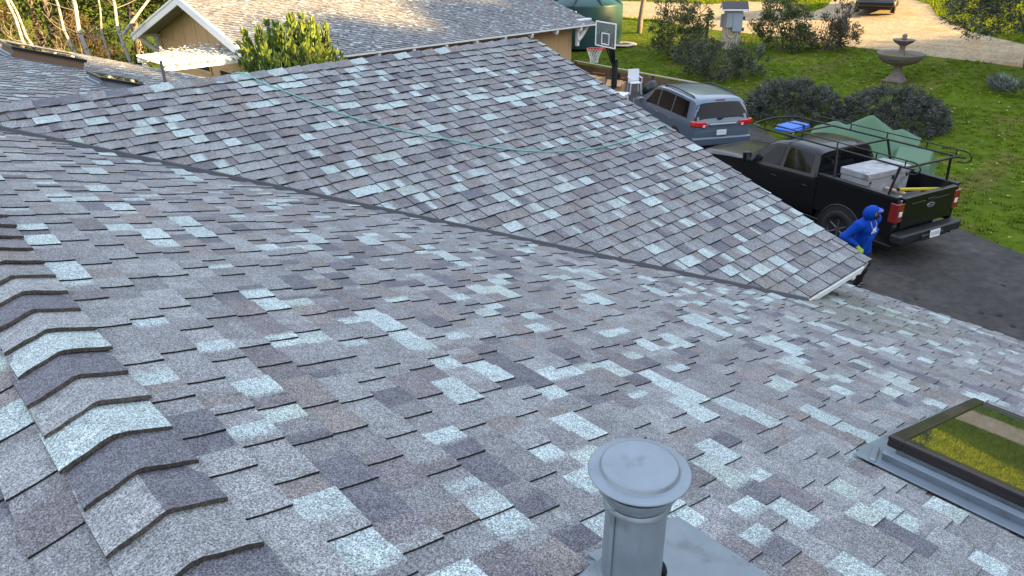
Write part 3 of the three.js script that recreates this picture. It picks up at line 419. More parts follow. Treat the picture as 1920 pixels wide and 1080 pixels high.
  // ladder rack
  const R = []; const rail = (s) => { const x = s * .80; R.push(cy([x, 2.02, -1.12], [x, 2.02, 2.95], .021), cy([x, 2.16, -.9], [x, 2.16, 2.75], .013)); for (const z of [-.9, .2, 1.15, 2.1, 2.75]) R.push(cy([x, 2.02, z], [x, 2.16, z], .013)); R.push(cy([s * .93, 1.42, 1.32], [x, 2.02, 1.18], .026), cy([s * .93, 1.42, 2.62], [x, 2.02, 2.66], .026)); R.push(tube([[x, 2.16, 2.75], [x, 2.15, 2.98], [x, 2.05, 3.08], [x, 1.94, 3.0], [x, 1.92, 2.8]], .015, 16, 6)); R.push(tube([[x, 2.02, -1.12], [x * .9, 2.04, -1.28], [x * .6, 2.06, -1.38], [0, 2.08, -1.42]], .02, 14, 6)); };
  rail(-1); rail(1); for (const z of [2.78, 1.18]) R.push(cy([-.80, 2.02, z], [.80, 2.02, z], .026)); R.push(cy([-.80, 2.02, -.3], [.80, 2.02, -.3], .02)); part('ladder_rack', merge(R), std([.012, .012, .013], { roughness: .4, metalness: .3 }), t);

  // things in the bed and on the rack, each on its own
  const loc = (x, y, z) => { const c = Math.cos(-A), s = Math.sin(-A); return [16.29 + x * c + z * s, y, -7.66 - x * s + z * c]; };
  const dirtT = tex(256, (u, v) => { const a = fbA(u, v, 1, 5), b = sstep(.52, .7, fbB(u, v, 0, 4)); const k = .55 + .5 * a; return [lerp(.48, .24, b) * k, lerp(.48, .225, b) * k, lerp(.49, .21, b) * k]; });
  const mBox = std([1, 1, 1], { map: rep(dirtT, .9), roughness: .55, metalness: .15 });
  const ch = thing('tool_chest', 'scuffed white metal tool chest standing in the truck bed behind the cab', 'tool chest', loc(-.02, .83, 1.62), -A);
  part('chest_body', bx(1.36, .68, .66, 0, .34, 0, 0, 0, 0, .015), mBox, ch); part('lid', bx(1.40, .14, .70, 0, .75, 0, 0, 0, 0, .02), mBox, ch); part('latch', merge([bx(.05, .09, .02, .12, .64, .352, 0, 0, 0, .006), bx(.04, .04, .02, .58, .62, .34), bx(.04, .04, .02, -.58, .62, .34)]), mTrim, ch);
  const ye = std([.62, .46, .03], { roughness: .5 });
  const l1 = thing('spirit_level', 'long yellow level lying on the tools, nearest the far bed side', 'tool', loc(.42, 1.28, 2.40), -A + 1.25); part('bar', bx(.06, .05, 1.0, 0, 0, 0, 0, .05, 0, .008), ye, l1); part('end_cap', merge([bx(.065, .055, .03, 0, -.025, .5), bx(.065, .055, .03, 0, .025, -.5)]), mTrim, l1);
  const l2 = thing('timber_batten', 'short yellowish wooden batten lying across the truck bed', 'timber', loc(-.12, 1.20, 2.42), -A + .9); part('bar', bx(.08, .04, .75, 0, 0, 0, 0, -.1, 0, .004), std([.55, .38, .14]), l2); part('nail_plate', bx(.05, .006, .08, 0, .023, .2), mAlloy, l2);
  const l3 = thing('timber_batten', 'pale wooden batten crossing the yellow level in the truck bed', 'timber', loc(.02, 1.24, 2.25), -A + .35); part('bar', bx(.07, .035, .62, 0, 0, 0, 0, .12, 0, .004), std([.60, .42, .27]), l3); part('nail_plate', bx(.05, .006, .08, 0, .021, .15), mAlloy, l3);
  const can = thing('fuel_can', 'red plastic fuel can behind the near rear rack post', 'fuel can', loc(-.62, .83, 2.42), -A + .4); part('can_body', bx(.26, .36, .36, 0, .2, 0, 0, 0, 0, .06), std([.42, .03, .025], { roughness: .45 }), can); part('handle', tube([[0, .37, -.1], [0, .44, -.06], [0, .44, .06], [0, .37, .1]], .016, 10, 6), mTrim, can);
  const bag = (name, label, pos, col, s, seed) => { const r = RNG(seed), g = new THREE.IcosahedronGeometry(1, 3), p = g.attributes.position; for (let i = 0; i < p.count; i++) { const x = p.getX(i), y = p.getY(i), z = p.getZ(i), k = .8 + .45 * fbA(x * .12 + seed * .1, z * .12 + y * .08, 1, 4); p.setXYZ(i, x * s[0] * k, Math.max(y, -.55) * s[1] * k, z * s[2] * k); } g.computeVertexNormals(); void r; const o = thing(name, label, name.replace('_', ' '), pos); const m = part('sack', g, std(col, { roughness: .75 }), o); m.position.y = s[1] * .55; part('knot', cy([0, s[1] * 1.2, 0], [.02, s[1] * 1.2 + .08, .01], .03, .015, 7), std(col, { roughness: .75 }), o); return o; };
  bag('canvas_bag', 'grey canvas bag leaning on the tool chest in the truck bed', loc(-.42, .83, 2.08), [.22, .21, .22], [.30, .26, .2], 3);
  bag('canvas_bag', 'dark bag behind the tailgate of the truck', loc(.1, .83, 2.5), [.03, .03, .035], [.5, .30, .25], 5);
  const bk = thing('paint_bucket', 'white bucket beside the tailgate in the truck bed', 'bucket', loc(-.25, .83, 2.68), 0); part('bucket_body', lathe([[.0001, .003], [.12, .0], [.15, .36], [.158, .36], [.158, .38], [.142, .38], [.13, .05], [.0001, .05]], 20), std([.7, .71, .72], { roughness: .4 }), bk); part('handle', tube([[-.155, .34, 0], [-.12, .24, .12], [0, .2, .165], [.12, .24, .12], [.155, .34, 0]], .006, 16, 5), mAlloy, bk);
  const pl = thing('plastic_sheet', 'crumpled clear white sheet behind the tailgate', 'sheet', loc(.42, 1.05, 2.62), -A); { const rows = []; for (let i = 0; i <= 10; i++) { const row = []; for (let j = 0; j <= 14; j++) row.push([(j / 14 - .5) * .8, .25 * (fbB(i * .013 + .2, j * .011, 1, 4) - .4) + .06, (i / 10 - .5) * .35]); rows.push(row); } part('fold', loft(rows, false), std([.62, .64, .68], { roughness: .35, side: THREE.DoubleSide }), pl); }
  const tp = thing('folded_tarp', 'folded blue tarp tied on the front of the ladder rack', 'tarp', loc(-.02, 1.97, -.78), -A + .2); { const L = [bx(.78, .07, .50, 0, .0, 0, .05, 0, 0, .03), bx(.70, .06, .44, .02, .055, .01, -.06, .03, 0, .028)]; part('cloth', merge(L), std([.04, .15, .55], { roughness: .5 }), tp); part('strap', bx(.03, .15, .53, .1, .03, 0, 0, 0, 0, .01), mTrim, tp); }
}
function van(name, label, pos, turn, paint, S) {
  const t = thing(name, label, 'car', pos, turn); const fn = bodyFn(S.prof); const [zf, zr] = S.ends;
  part('body', bodyGeo(fn, S.zs), paint, t);
  for (const s of [-1, 1]) {
    for (const [z0, z1, z2, z3] of S.side) part('side_window', patch(fn, [[z0, s * .535], [z1, s * .535], [z2, s * .33], [z3, s * .33]]), mGlass, t);
    if (S.rails) part('roof_rail', tube(S.rails.map(([z, h]) => { const q = fn(z, s * .25); return [q[0] * .97, q[1] + h, z]; }), .022, 20, 6), mTrim, t);
    const lamp = part('tail_lamp', merge(S.lamp(s).map((q) => bx(...q))), mRed, t); part('lamp_lens', bx(...S.lens(s)), mLens, lamp);
    part('headlamp', patch(fn, [[zf + .10, s * .62], [zf + .5, s * .60], [zf + .45, s * .5], [zf + .1, s * .5]], .006), mLens, t);
    const mir = part('side_mirror', bx(.17, .15, .10, s * (S.w + .10), S.mir[0], S.mir[1], s * .2, 0, 0, .04), paint, t); part('mirror_glass', bx(.13, .11, .012, s * (S.w + .10), S.mir[0], S.mir[1] + .053, s * .2), mChrome, mir);
    part('door_handle', merge(S.hand.map((z) => bx(.025, .03, .17, s * (S.w + .003), S.hy, z, 0, 0, 0, .01))), paint, t);
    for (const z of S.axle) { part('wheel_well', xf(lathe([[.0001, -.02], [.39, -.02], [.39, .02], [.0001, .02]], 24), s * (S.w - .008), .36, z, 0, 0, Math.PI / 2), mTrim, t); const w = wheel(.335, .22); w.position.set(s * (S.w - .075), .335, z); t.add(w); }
    part('trim_strip', bx(.014, .05, 3.0, s * (S.w + .001), .62, S.axle[0] * .5 + S.axle[1] * .5, 0, 0, 0, .005), S.strip || mTrim, t);
  }
  part('rear_window', patch(fn, S.rearWin, .008), mGlass, t); part('windshield', patch(fn, S.wind, .006), mGlass, t);
  const b = part('rear_bumper', merge([bx(2 * S.w - .06, .26, .16, 0, .50, zr + .0, 0, 0, 0, .06)]), paint, t); plateMesh(.31, .155, plate(.35, 12), b, S.plate[0], S.plate[1], S.plate[2], -.06);
  part('garnish', bx(...S.garn), S.garnMat || paint, t); part('wiper', merge([cy([-.08, S.wip[0], S.wip[1]], [.38, S.wip[0] + .07, S.wip[1] - .01], .013, .009, 6), bx(.14, .05, .04, -.08, S.wip[0] - .01, S.wip[1])]), mTrim, t);
  if (S.brake) part('brake_lamp', bx(...S.brake), mRed, t);
  part('chassis', bx(1.6, .2, (zr - zf) * .9, 0, .3, 0), mRubber, t);
  return t;
}
const paintBlue = phys([.105, .14, .19], { roughness: .32, metalness: .35, clearcoat: .7, clearcoatRoughness: .05 });
van('minivan', 'slate blue minivan with roof rails and red tail lamps, parked ahead of the truck', [20.0, terr(20.0, -14.0) - .02, -14.0], -28 * RAD, paintBlue, {
  w: .98, ends: [-2.54, 2.50], prof: { top: [[-2.54, .62], [-2.45, .82], [-2.2, .95], [-1.65, 1.08], [-1.5, 1.12], [-.62, 1.60], [-.4, 1.67], [.2, 1.735], [1.2, 1.735], [2.0, 1.70], [2.16, 1.66], [2.24, 1.58], [2.44, 1.10], [2.49, .98], [2.52, .60]], half: [[-2.54, .62], [-2.42, .80], [-2.1, .93], [-1.5, .98], [1.6, .985], [2.2, .95], [2.4, .92], [2.5, .88]], belt: [[-2.5, .80], [-1.5, .98], [2.5, 1.08]], sill: [[-2.5, .30], [2.5, .32]], roofK: .80 },
  zs: [-2.54, -2.5, -2.45, -2.3, -2.1, -1.9, -1.65, -1.5, -1.3, -1.05, -.8, -.62, -.5, -.4, -.1, .3, .8, 1.3, 1.7, 2.0, 2.1, 2.16, 2.2, 2.24, 2.3, 2.37, 2.44, 2.47, 2.49, 2.51, 2.52],
  side: [[-1.02, -.12, -.12, -.62], [-.04, .92, .92, -.04], [.99, 1.98, 1.86, .99]], rails: [[-.1, 0], [-.02, .045], [.6, .055], [1.4, .05], [1.86, .04], [1.95, 0]],
  lamp: (s) => [[.16, .17, .30, s * .885, 1.01, 2.36, s * .12, -.2, 0, .05], [.36, .17, .09, s * .70, 1.0, 2.475, s * .10, -.2, 0, .04]], lens: (s) => [.09, .07, .02, s * .62, .96, 2.525, s * .1, 0, 0, .008], mir: [1.08, -1.02], hand: [-.02, .95], hy: .90, axle: [-1.55, 1.42], strip: paintBlue,
  rearWin: [[2.415, -.47], [2.415, .47], [2.235, .27], [2.235, -.27]], wind: [[-1.46, -.46], [-1.46, .46], [-.62, .26], [-.62, -.26]], plate: [-.04, .76, 2.545], garn: [.86, .05, .05, 0, .99, 2.505, 0, 0, 0, .015], garnMat: std([.5, .52, .54], { metalness: .7, roughness: .35 }), wip: [1.16, 2.46], brake: [.30, .03, .03, 0, 1.645, 2.20, 0, 0, 0, .01] });
van('parked_car', 'dark grey car seen from behind on the sunlit gravel, cut by the top edge', [42.6, terr(42.6, -18.2) - .03, -18.1], -70 * RAD, phys([.012, .013, .015], { roughness: .3, metalness: .4, clearcoat: 1 }), {
  w: .94, ends: [-2.2, 2.22], prof: { top: [[-2.2, .65], [-2.1, .85], [-1.3, 1.02], [-1.1, 1.06], [-.35, 1.50], [.1, 1.60], [1.4, 1.58], [1.85, 1.50], [2.1, 1.08], [2.18, 1.0], [2.22, .6]], half: [[-2.2, .6], [-2.0, .86], [-1.2, .93], [1.7, .94], [2.2, .87]], belt: [[-2.2, .85], [2.2, 1.02]], sill: [[-2.2, .28], [2.2, .32]], roofK: .80 },
  zs: [-2.2, -2.15, -2.1, -1.9, -1.6, -1.3, -1.1, -.8, -.35, -.1, .1, .6, 1.1, 1.4, 1.7, 1.85, 1.95, 2.03, 2.1, 2.15, 2.18, 2.2, 2.22], side: [[-.85, .0, .0, -.4], [.07, .85, .85, .07], [.92, 1.6, 1.45, .92]],
  lamp: (s) => [[.14, .20, .22, s * .84, .94, 2.10, s * .2, 0, 0, .04], [.30, .18, .06, s * .68, .93, 2.20, s * .1, 0, 0, .03]], lens: (s) => [.09, .07, .02, s * .60, .90, 2.235, 0, 0, 0, .008], mir: [1.05, -.7], hand: [-.05, .85], hy: .86, axle: [-1.35, 1.32],
  rearWin: [[2.08, -.47], [2.08, .47], [1.9, .28], [1.9, -.28]], wind: [[-1.06, -.46], [-1.06, .46], [-.38, .26], [-.38, -.26]], plate: [0, .80, 2.245], garn: [1.0, .04, .04, 0, .9, 2.22, 0, 0, 0, .012], wip: [1.08, 2.13] });

// ------------------------------------------------------------------ person
function sdf(prims, k, c, h, n) { // smooth union of tapered capsules [a, b, ra, rb] meshed on a grid; c centre, h half size
  const mc = new MarchingCubes(n, new THREE.MeshStandardMaterial(), false, false, 120000); mc.isolation = 0; const f = mc.field;
  const S = prims.map(([a, b, ra, rb, sx]) => ({ a, d: [b[0] - a[0], b[1] - a[1], b[2] - a[2]], L: (b[0] - a[0]) ** 2 + (b[1] - a[1]) ** 2 + (b[2] - a[2]) ** 2 || 1e-9, ra, rb, sx: sx || 1 }));
  for (let z = 0; z < n; z++) for (let y = 0; y < n; y++) for (let x = 0; x < n; x++) { const p = [c[0] + h * (x * 2 / n - 1), c[1] + h * (y * 2 / n - 1), c[2] + h * (z * 2 / n - 1)]; let acc = 0; for (const s of S) { const q = [p[0] - s.a[0], p[1] - s.a[1], p[2] - s.a[2]], t = clamp((q[0] * s.d[0] + q[1] * s.d[1] + q[2] * s.d[2]) / s.L, 0, 1); const e = [q[0] - s.d[0] * t, q[1] - s.d[1] * t, (q[2] - s.d[2] * t) / s.sx]; acc += Math.exp(-k * (Math.hypot(...e) - lerp(s.ra, s.rb, t))); } f[x + y * n + z * n * n] = acc > 0 ? Math.log(acc) / k : -1; }
  mc.update(); const N = mc.count, g = new THREE.BufferGeometry(); const P = new Float32Array(N * 3); for (let i = 0; i < N; i++) for (let j = 0; j < 3; j++) P[i * 3 + j] = c[j] + h * mc.positionArray[i * 3 + j];
  g.setAttribute('position', new THREE.BufferAttribute(P, 3)); let m = mergeVertices(g, 1e-5); m.computeVertexNormals(); m.setAttribute('uv', new THREE.BufferAttribute(new Float32Array(m.attributes.position.count * 2), 2)); return m;
}
{
  const p = thing('person', 'person in a blue hooded jacket, cap and dark trousers walking past the truck', 'person', [13.36, 0, -4.92], -198 * RAD); p.rotation.z = -.18; p.scale.setScalar(1.04);
  // joints: -Z is ahead, +X the right hand; leaning forward, right arm bent with the hand at the hip
  const J = { hip: [0, .90, .06], waist: [0, 1.04, .03], chest: [0, 1.28, -.01], neck: [0, 1.43, -.03], head: [0, 1.56, -.10], hR: [.09, .88, .06], hL: [-.09, .88, .06], kR: [.10, .49, -.10], kL: [-.10, .47, .02], aR: [.11, .10, .02], aL: [-.10, .14, .30], tR: [.13, .035, -.17], tL: [-.11, .05, .14], sR: [.185, 1.37, -.02], sL: [-.185, 1.37, -.03], eR: [.40, 1.17, .10], eL: [-.23, 1.10, .10], wR: [.25, 1.0, -.05], wL: [-.16, .90, .20] };
  const skin = std([.42, .25, .17], { roughness: .6 }), blue = phys([.004, .055, .37], { roughness: .7, specularIntensity: .3 }), dark = std([.014, .014, .017], { roughness: .8 });
  const hand = (w, s) => { const o = [[w, [w[0] - s * .01, w[1] - .05, w[2] - .05], .028, .034]], c = [w[0] - s * .012, w[1] - .055, w[2] - .055]; for (let i = 0; i < 4; i++) { const ox = (i - 1.5) * .017, l = [.030, .036, .034, .026][i]; const k1 = [c[0] + ox, c[1] - .03, c[2] - .035], k2 = [k1[0] - s * .004, k1[1] - l, k1[2] - .008]; o.push([[c[0] + ox, c[1], c[2] - .012], k1, .010, .009], [k1, k2, .009, .008], [k2, [k2[0], k2[1] - l * .5, k2[2] + .018], .008, .007]); } o.push([[c[0] - s * .026, c[1] + .01, c[2] - .004], [c[0] - s * .05, c[1] - .022, c[2] - .03], .012, .010], [[c[0] - s * .05, c[1] - .022, c[2] - .03], [c[0] - s * .052, c[1] - .05, c[2] - .04], .010, .008]); return o; };
  const headP = [[[0, 1.58, -.17], [0, 1.60, -.185], .092, .092], [[0, 1.53, -.215], [0, 1.50, -.235], .062, .045], [[0, 1.555, -.262], [0, 1.535, -.292], .014, .017], [[.034, 1.575, -.255], [.034, 1.575, -.262], .016, .014], [[-.034, 1.575, -.255], [-.034, 1.575, -.262], .016, .014], [[.02, 1.497, -.272], [-.02, 1.497, -.272], .012, .012], [[.092, 1.55, -.17], [.094, 1.58, -.165], .016, .018], [[-.092, 1.55, -.17], [-.094, 1.58, -.165], .016, .018], [[0, 1.43, -.12], [0, 1.52, -.17], .058, .055]];
  const hx = (g) => { g.translate(0, 0, .165); g.rotateY(.65); g.translate(0, 0, -.085); return g; };   // the head turned to his left
  const bodyP = [[J.hip, J.waist, .12, .115], [J.waist, J.chest, .115, .13], [J.chest, J.neck, .12, .06], [J.sR, J.sL, .06, .06], [J.hR, J.kR, .082, .055], [J.kR, J.aR, .052, .036], [J.hL, J.kL, .082, .055], [J.kL, J.aL, .052, .036], [J.aR, J.tR, .036, .028], [J.aL, J.tL, .036, .028], [J.sR, J.eR, .05, .038], [J.eR, J.wR, .036, .026], [J.sL, J.eL, .05, .038], [J.eL, J.wL, .036, .026]];
  part('body', merge([sdf(bodyP, 60, [0, .86, 0], .9, 110), hx(sdf(headP, 90, [0, 1.54, -.19], .20, 72)), sdf(hand(J.wR, 1), 220, [J.wR[0], J.wR[1] - .06, J.wR[2] - .05], .13, 80), sdf(hand(J.wL, -1), 220, [J.wL[0], J.wL[1] - .06, J.wL[2] - .05], .13, 80)]), skin, p);
  const jk = [[[0, .80, .06], J.waist, .16, .14], [J.waist, J.chest, .14, .155], [J.chest, [0, 1.39, -.03], .155, .10], [J.sR, J.sL, .085, .085], [J.sR, J.eR, .085, .066], [J.eR, [J.wR[0] + .004, J.wR[1] + .02, J.wR[2] + .01], .066, .046], [J.sL, J.eL, .085, .066], [J.eL, [J.wL[0], J.wL[1] + .02, J.wL[2] + .01], .066, .046]];
  for (let i = 0; i < 7; i++) jk.push([[.15 - i * .03, .88 + i * .035, -.11], [.06 - i * .03, 1.10 + i * .02, -.15], .026, .018]);
  { const g = sdf(jk, 60, [0, 1.12, 0], .62, 120), P = g.attributes.position, N = g.attributes.normal; for (let i = 0; i < P.count; i++) { const x = P.getX(i), y = P.getY(i), z = P.getZ(i), a = .026 * (fbC(.5 + x * .10 + y * .12, .5 + y * .05 + z * .22, 2, 4) - .5) + .012 * (fbA(.5 + x * .3, .5 + y * .5 + z * .2, 3, 5) - .5); P.setXYZ(i, x + N.getX(i) * a, y + N.getY(i) * a, z + N.getZ(i) * a); } g.computeVertexNormals(); part('jacket', g, blue, p); }
  part('trousers', sdf([[J.hip, J.waist, .125, .12], [J.hR, J.kR, .10, .075], [J.kR, [J.aR[0], J.aR[1] + .03, J.aR[2]], .072, .062], [J.hL, J.kL, .10, .075], [J.kL, [J.aL[0], J.aL[1] + .03, J.aL[2]], .072, .062]], 70, [0, .56, .04], .62, 96), dark, p);
  // hood: open at the face
  { const g = new THREE.SphereGeometry(1, 30, 22, 0, Math.PI * 2, 0, Math.PI); const q = g.attributes.position; for (let i = 0; i < q.count; i++) { let x = q.getX(i), y = q.getY(i), z = q.getZ(i); const f = clamp(-z, 0, 1); x *= .120; y = y > 0 ? y * .132 : y * .145; z *= .13; if (f > .62 && y < .045) { z = lerp(z, -.06, .85); x *= 1.02; } q.setXYZ(i, x, 1.575 + y, -.165 + z - y * .2); } g.computeVertexNormals(); part('hood', hx(g), phys([.004, .055, .37], { roughness: .7, specularIntensity: .3, side: THREE.DoubleSide }), p); }
  { const s = new THREE.Shape(); s.moveTo(-.085, 0); s.bezierCurveTo(-.08, -.11, .08, -.11, .085, 0); s.lineTo(-.085, 0); const g = new THREE.ExtrudeGeometry(s, { depth: .01, bevelEnabled: true, bevelSize: .003, bevelThickness: .003, bevelSegments: 1 }); g.rotateX(Math.PI / 2); part('cap_brim', hx(xf(ready(g), 0, 1.632, -.275, 0, -.15)), std([.05, .07, .35], { roughness: .6 }), p); }
  part('face_mask', hx(sdf([[[0, 1.525, -.235], [0, 1.50, -.245], .062, .054], [[0, 1.53, -.28], [0, 1.52, -.285], .022, .022]], 80, [0, 1.51, -.24], .12, 36)), dark, p); part('sunglasses', hx(merge([bx(.05, .03, .012, .036, 1.578, -.278, .12, 0, 0, .006), bx(.05, .03, .012, -.036, 1.578, -.278, -.12, 0, 0, .006)])), mGlass, p);
  const gl = std([.34, .44, .03], { roughness: .7 }); for (const [w, s] of [[J.wR, 1], [J.wL, -1]]) part('glove', sdf(hand(w, s).map(([a, b, ra, rb]) => [a, b, ra + .003, rb + .003]), 200, [w[0], w[1] - .06, w[2] - .05], .14, 80), gl, p);
  const shoe = (a, t) => merge([sdf([[a, t, .055, .045], [[a[0], a[1] - .04, a[2] + .05], t, .045, .045]], 70, [(a[0] + t[0]) / 2, (a[1] + t[1]) / 2, (a[2] + t[2]) / 2], .2, 48)]); part('shoe', shoe([J.aR[0], .075, J.aR[2]], J.tR), dark, p); part('shoe', shoe([J.aL[0], J.aL[1] - .03, J.aL[2]], J.tL), dark, p);
  const sole = std([.60, .58, .55]); part('sole', xf(bx(.09, .03, .30, 0, 0, 0, 0, 0, 0, .014), J.tR[0] - .01, .016, -.07, .08), sole, p); part('sole', xf(bx(.09, .03, .29, 0, 0, 0, 0, -.32, 0, .014), J.aL[0], .055, .235), sole, p);
  // white print on the chest: a winged shape over a line of small lettering
  { const mk = (pts, z) => { const s = new THREE.Shape(pts.map((q) => new THREE.Vector2(...q))); return new THREE.ExtrudeGeometry(s, { depth: .004, bevelEnabled: false }); }; const L = [mk([[-.05, 0], [-.02, .025], [-.03, .06], [.0, .035], [.03, .075], [.03, .03], [.06, .04], [.035, .005], [.05, -.01], [-.01, -.004]])]; for (let i = 0; i < 7; i++) L.push(xf(mk([[0, 0], [.012, 0], [.012, i % 2 ? .022 : .017], [0, .017]]), -.065 + i * .019, -.035, 0)); part('print', xf(merge(L), .0, 1.25, -.178, Math.PI, -.06), std([.8, .8, .82]), p); }
  { const c = std([.72, .72, .74]); part('drawstring', merge([tube([[.05, 1.43, -.14], [.055, 1.37, -.170], [.05, 1.31, -.182]], .004, 8, 5), tube([[-.05, 1.43, -.14], [-.055, 1.37, -.170], [-.05, 1.29, -.182]], .004, 8, 5)]), c, p); }
}

// ------------------------------------------------------------------ garden objects
{ // fountain
  const cT = tex(256, (u, v) => { const a = fbC(u, v, 1, 6), k = .6 + .7 * a, m = sstep(.55, .75, fbA(u, v, 0, 4)); return [lerp(.185, .09, m) * k, lerp(.152, .08, m) * k, lerp(.128, .068, m) * k]; }); const mC = std([1, 1, 1], { map: rep(cT, 3, 2), roughness: .95 });
  const f = thing('fountain', 'tiered concrete fountain with two round bowls standing on the lawn', 'fountain', [29.75, terr(29.75, -11.4) - .02, -11.4]); f.scale.set(1.22, 1, 1.22);
  part('pedestal', merge([bx(.64, .06, .64, 0, .03, 0, 0, 0, 0, .02), lathe([[.30, .06], [.30, .10], [.26, .14], [.18, .24], [.125, .38], [.115, .50], [.14, .58], [.20, .64], [.0001, .66]], 36)]), mC, f);
  const rib = (g, n, k) => { const p = g.attributes.position; for (let i = 0; i < p.count; i++) { const x = p.getX(i), z = p.getZ(i), a = Math.atan2(z, x), r = 1 + k * Math.abs(Math.sin(a * n / 2)); p.setX(i, x * r); p.setZ(i, z * r); } g.computeVertexNormals(); return g; };
  part('lower_bowl', rib(lathe([[.0001, .60], [.20, .605], [.38, .65], [.52, .74], [.62, .87], [.665, .98], [.68, 1.03], [.63, 1.035], [.58, .98], [.40, .90], [.0001, .88]], 72), 22, .018), mC, f, 'wide lower bowl');
  part('water', xf(lathe([[.0001, .965], [.57, .965]], 36)), phys([.03, .035, .03], { roughness: .05, ior: 1.33, clearcoat: 1 }), f);
  part('stem', lathe([[.18, .90], [.16, .96], [.095, 1.06], [.075, 1.20], [.09, 1.29], [.14, 1.33], [.0001, 1.34]], 28), mC, f);
  part('upper_bowl', rib(lathe([[.0001, 1.31], [.12, 1.32], [.24, 1.40], [.31, 1.49], [.318, 1.515], [.28, 1.52], [.20, 1.46], [.0001, 1.44]], 60), 18, .02), mC, f, 'small upper bowl');
  part('finial', lathe([[.07, 1.44], [.05, 1.50], [.085, 1.535], [.09, 1.56], [.055, 1.585], [.075, 1.63], [.07, 1.67], [.03, 1.715], [.0001, 1.73]], 20), mC, f);
}
{ // water tank
  const tT = tex(256, (u, v) => { const a = fbB(u, v, 0, 4), s = fbA(u * 2, v * .2, 2, 5), k = .75 + .3 * a + .25 * s; return [.004 * k, .040 * k, .040 * k]; }); const mT = phys([1, 1, 1], { map: rep(tT, 4, 1), roughness: .45, clearcoat: .1 });
  const t = thing('water_tank', 'big round dark green plastic water tank behind the rear house', 'water tank', [29.3, terr(29.3, -27.2) - .05, -27.2]);
  part('tank_wall', lathe([[.0001, 0], [1.92, 0], [1.95, .05], [1.95, 2.0], [1.90, 2.06]], 56), mT, t); const dome = part('dome', lathe([[1.90, 2.06], [1.86, 2.10], [1.5, 2.32], [1.0, 2.52], [.42, 2.66], [.40, 2.74], [.0001, 2.76]], 56), mT, t);
  for (let k = 0; k < 8; k++) { const a = k * Math.PI / 4 + .35; part('rib', tube([[1.93, 2.02], [1.82, 2.15], [1.45, 2.38], [.95, 2.57], [.42, 2.70]].map(([r, y]) => [r * Math.cos(a), y, r * Math.sin(a)]), .07, 14, 6), mT, dome); }
  part('valve', merge([cy([-1.85, 1.80, .85], [-2.1, 1.80, 1.0], .07, .07, 12), cy([-1.75, 1.80, 1.05], [-2.0, 1.80, 1.22], .05, .05, 12)]), std([.6, .6, .58]), t);
}
{ // basketball hoop
  const a = 14 * RAD, rim = V(17.07, 3.05, -15.39), n = V(-Math.cos(a), 0, -Math.sin(a)), bc = rim.clone().addScaledVector(n, -.38), base = [rim.x + 1.02, 0, rim.z - .06];
  const h = thing('basketball_hoop', 'portable basketball hoop with a clear backboard and red rim beside the wing roof', 'basketball hoop', [base[0], 0, base[2]]); const L = (v) => [v.x - base[0], v.y, v.z - base[2]];
  const bl = L(bc), bd = (w, hh, t, y, o = 0) => xf(bx(t, hh, w, 0, 0, 0), bl[0] + n.x * o, y, bl[2] + n.z * o, -a);
  const board = part('backboard', bd(1.02, .68, .012, 3.43), phys([.75, .8, .8], { transmission: .92, thickness: 0, roughness: .06, ior: 1.45 }), h, 'clear backboard with a white edge');
  const strip = (dz, y, w, hh, t = .03) => { const c = bc.clone().add(V(Math.sin(a), 0, -Math.cos(a)).multiplyScalar(dz)); return xf(bx(t, hh, w, 0, 0, 0, 0, 0, 0, .004), c.x - base[0], y, c.z - base[2], -a); };
  part('board_frame', merge([strip(0, 3.78, 1.06, .035), strip(0, 3.09, 1.06, .03), strip(.52, 3.43, .035, .68), strip(-.52, 3.43, .035, .68)]), mWhite, board); part('target_square', merge([strip(0, 3.47, .40, .03, .02), strip(0, 3.16, .40, .03, .02), strip(.19, 3.315, .03, .30, .02), strip(-.19, 3.315, .03, .30, .02)]), mWhite, board);
  const rg = new THREE.TorusGeometry(.23, .017, 8, 32); rg.rotateX(Math.PI / 2); const rl = L(rim); part('rim', merge([xf(rg, rl[0], rl[1], rl[2]), bx(.14, .06, .12, rl[0] - n.x * .29, rl[1] - .01, rl[2] - n.z * .29, -a)]), std([.62, .06, .05], { roughness: .45 }), h);
  const net = []; for (let k = 0; k < 14; k++) for (const s of [-1, 1]) { const f = (i) => { const aa = (k + s * i * .5) * 2 * Math.PI / 14, r = [.225, .19, .15, .125, .12][i], y = -.02 - i * .095; return [rl[0] + r * Math.cos(aa), rl[1] + y, rl[2] + r * Math.sin(aa)]; }; net.push(tube([0, 1, 2, 3, 4].map(f), .006, 8, 4)); } part('net', merge(net), std([.78, .76, .70]), h);
  part('pole', merge([cy([0, .15, 0], [-.05, 2.55, 0], .05, .05, 12), cy([-.05, 2.5, 0], [bl[0] + .1, 3.22, bl[2]], .035, .035, 8), cy([.10, 2.25, 0], [bl[0] + .12, 3.58, bl[2]], .035, .035, 8), cy([-.05, 2.5, .06], [bl[0] + .05, 3.5, bl[2] + .25], .022), cy([-.05, 2.5, -.06], [bl[0] + .05, 3.5, bl[2] - .25], .022), bx(.14, .9, .12, .04, 2.2, 0, 0, 0, 0, .02)]), std([.014, .014, .016], { roughness: .35 }), h);
  part('base', merge([bx(1.1, .18, .8, .45, .1, 0, 0, 0, 0, .07)]), mTrim, h);
}
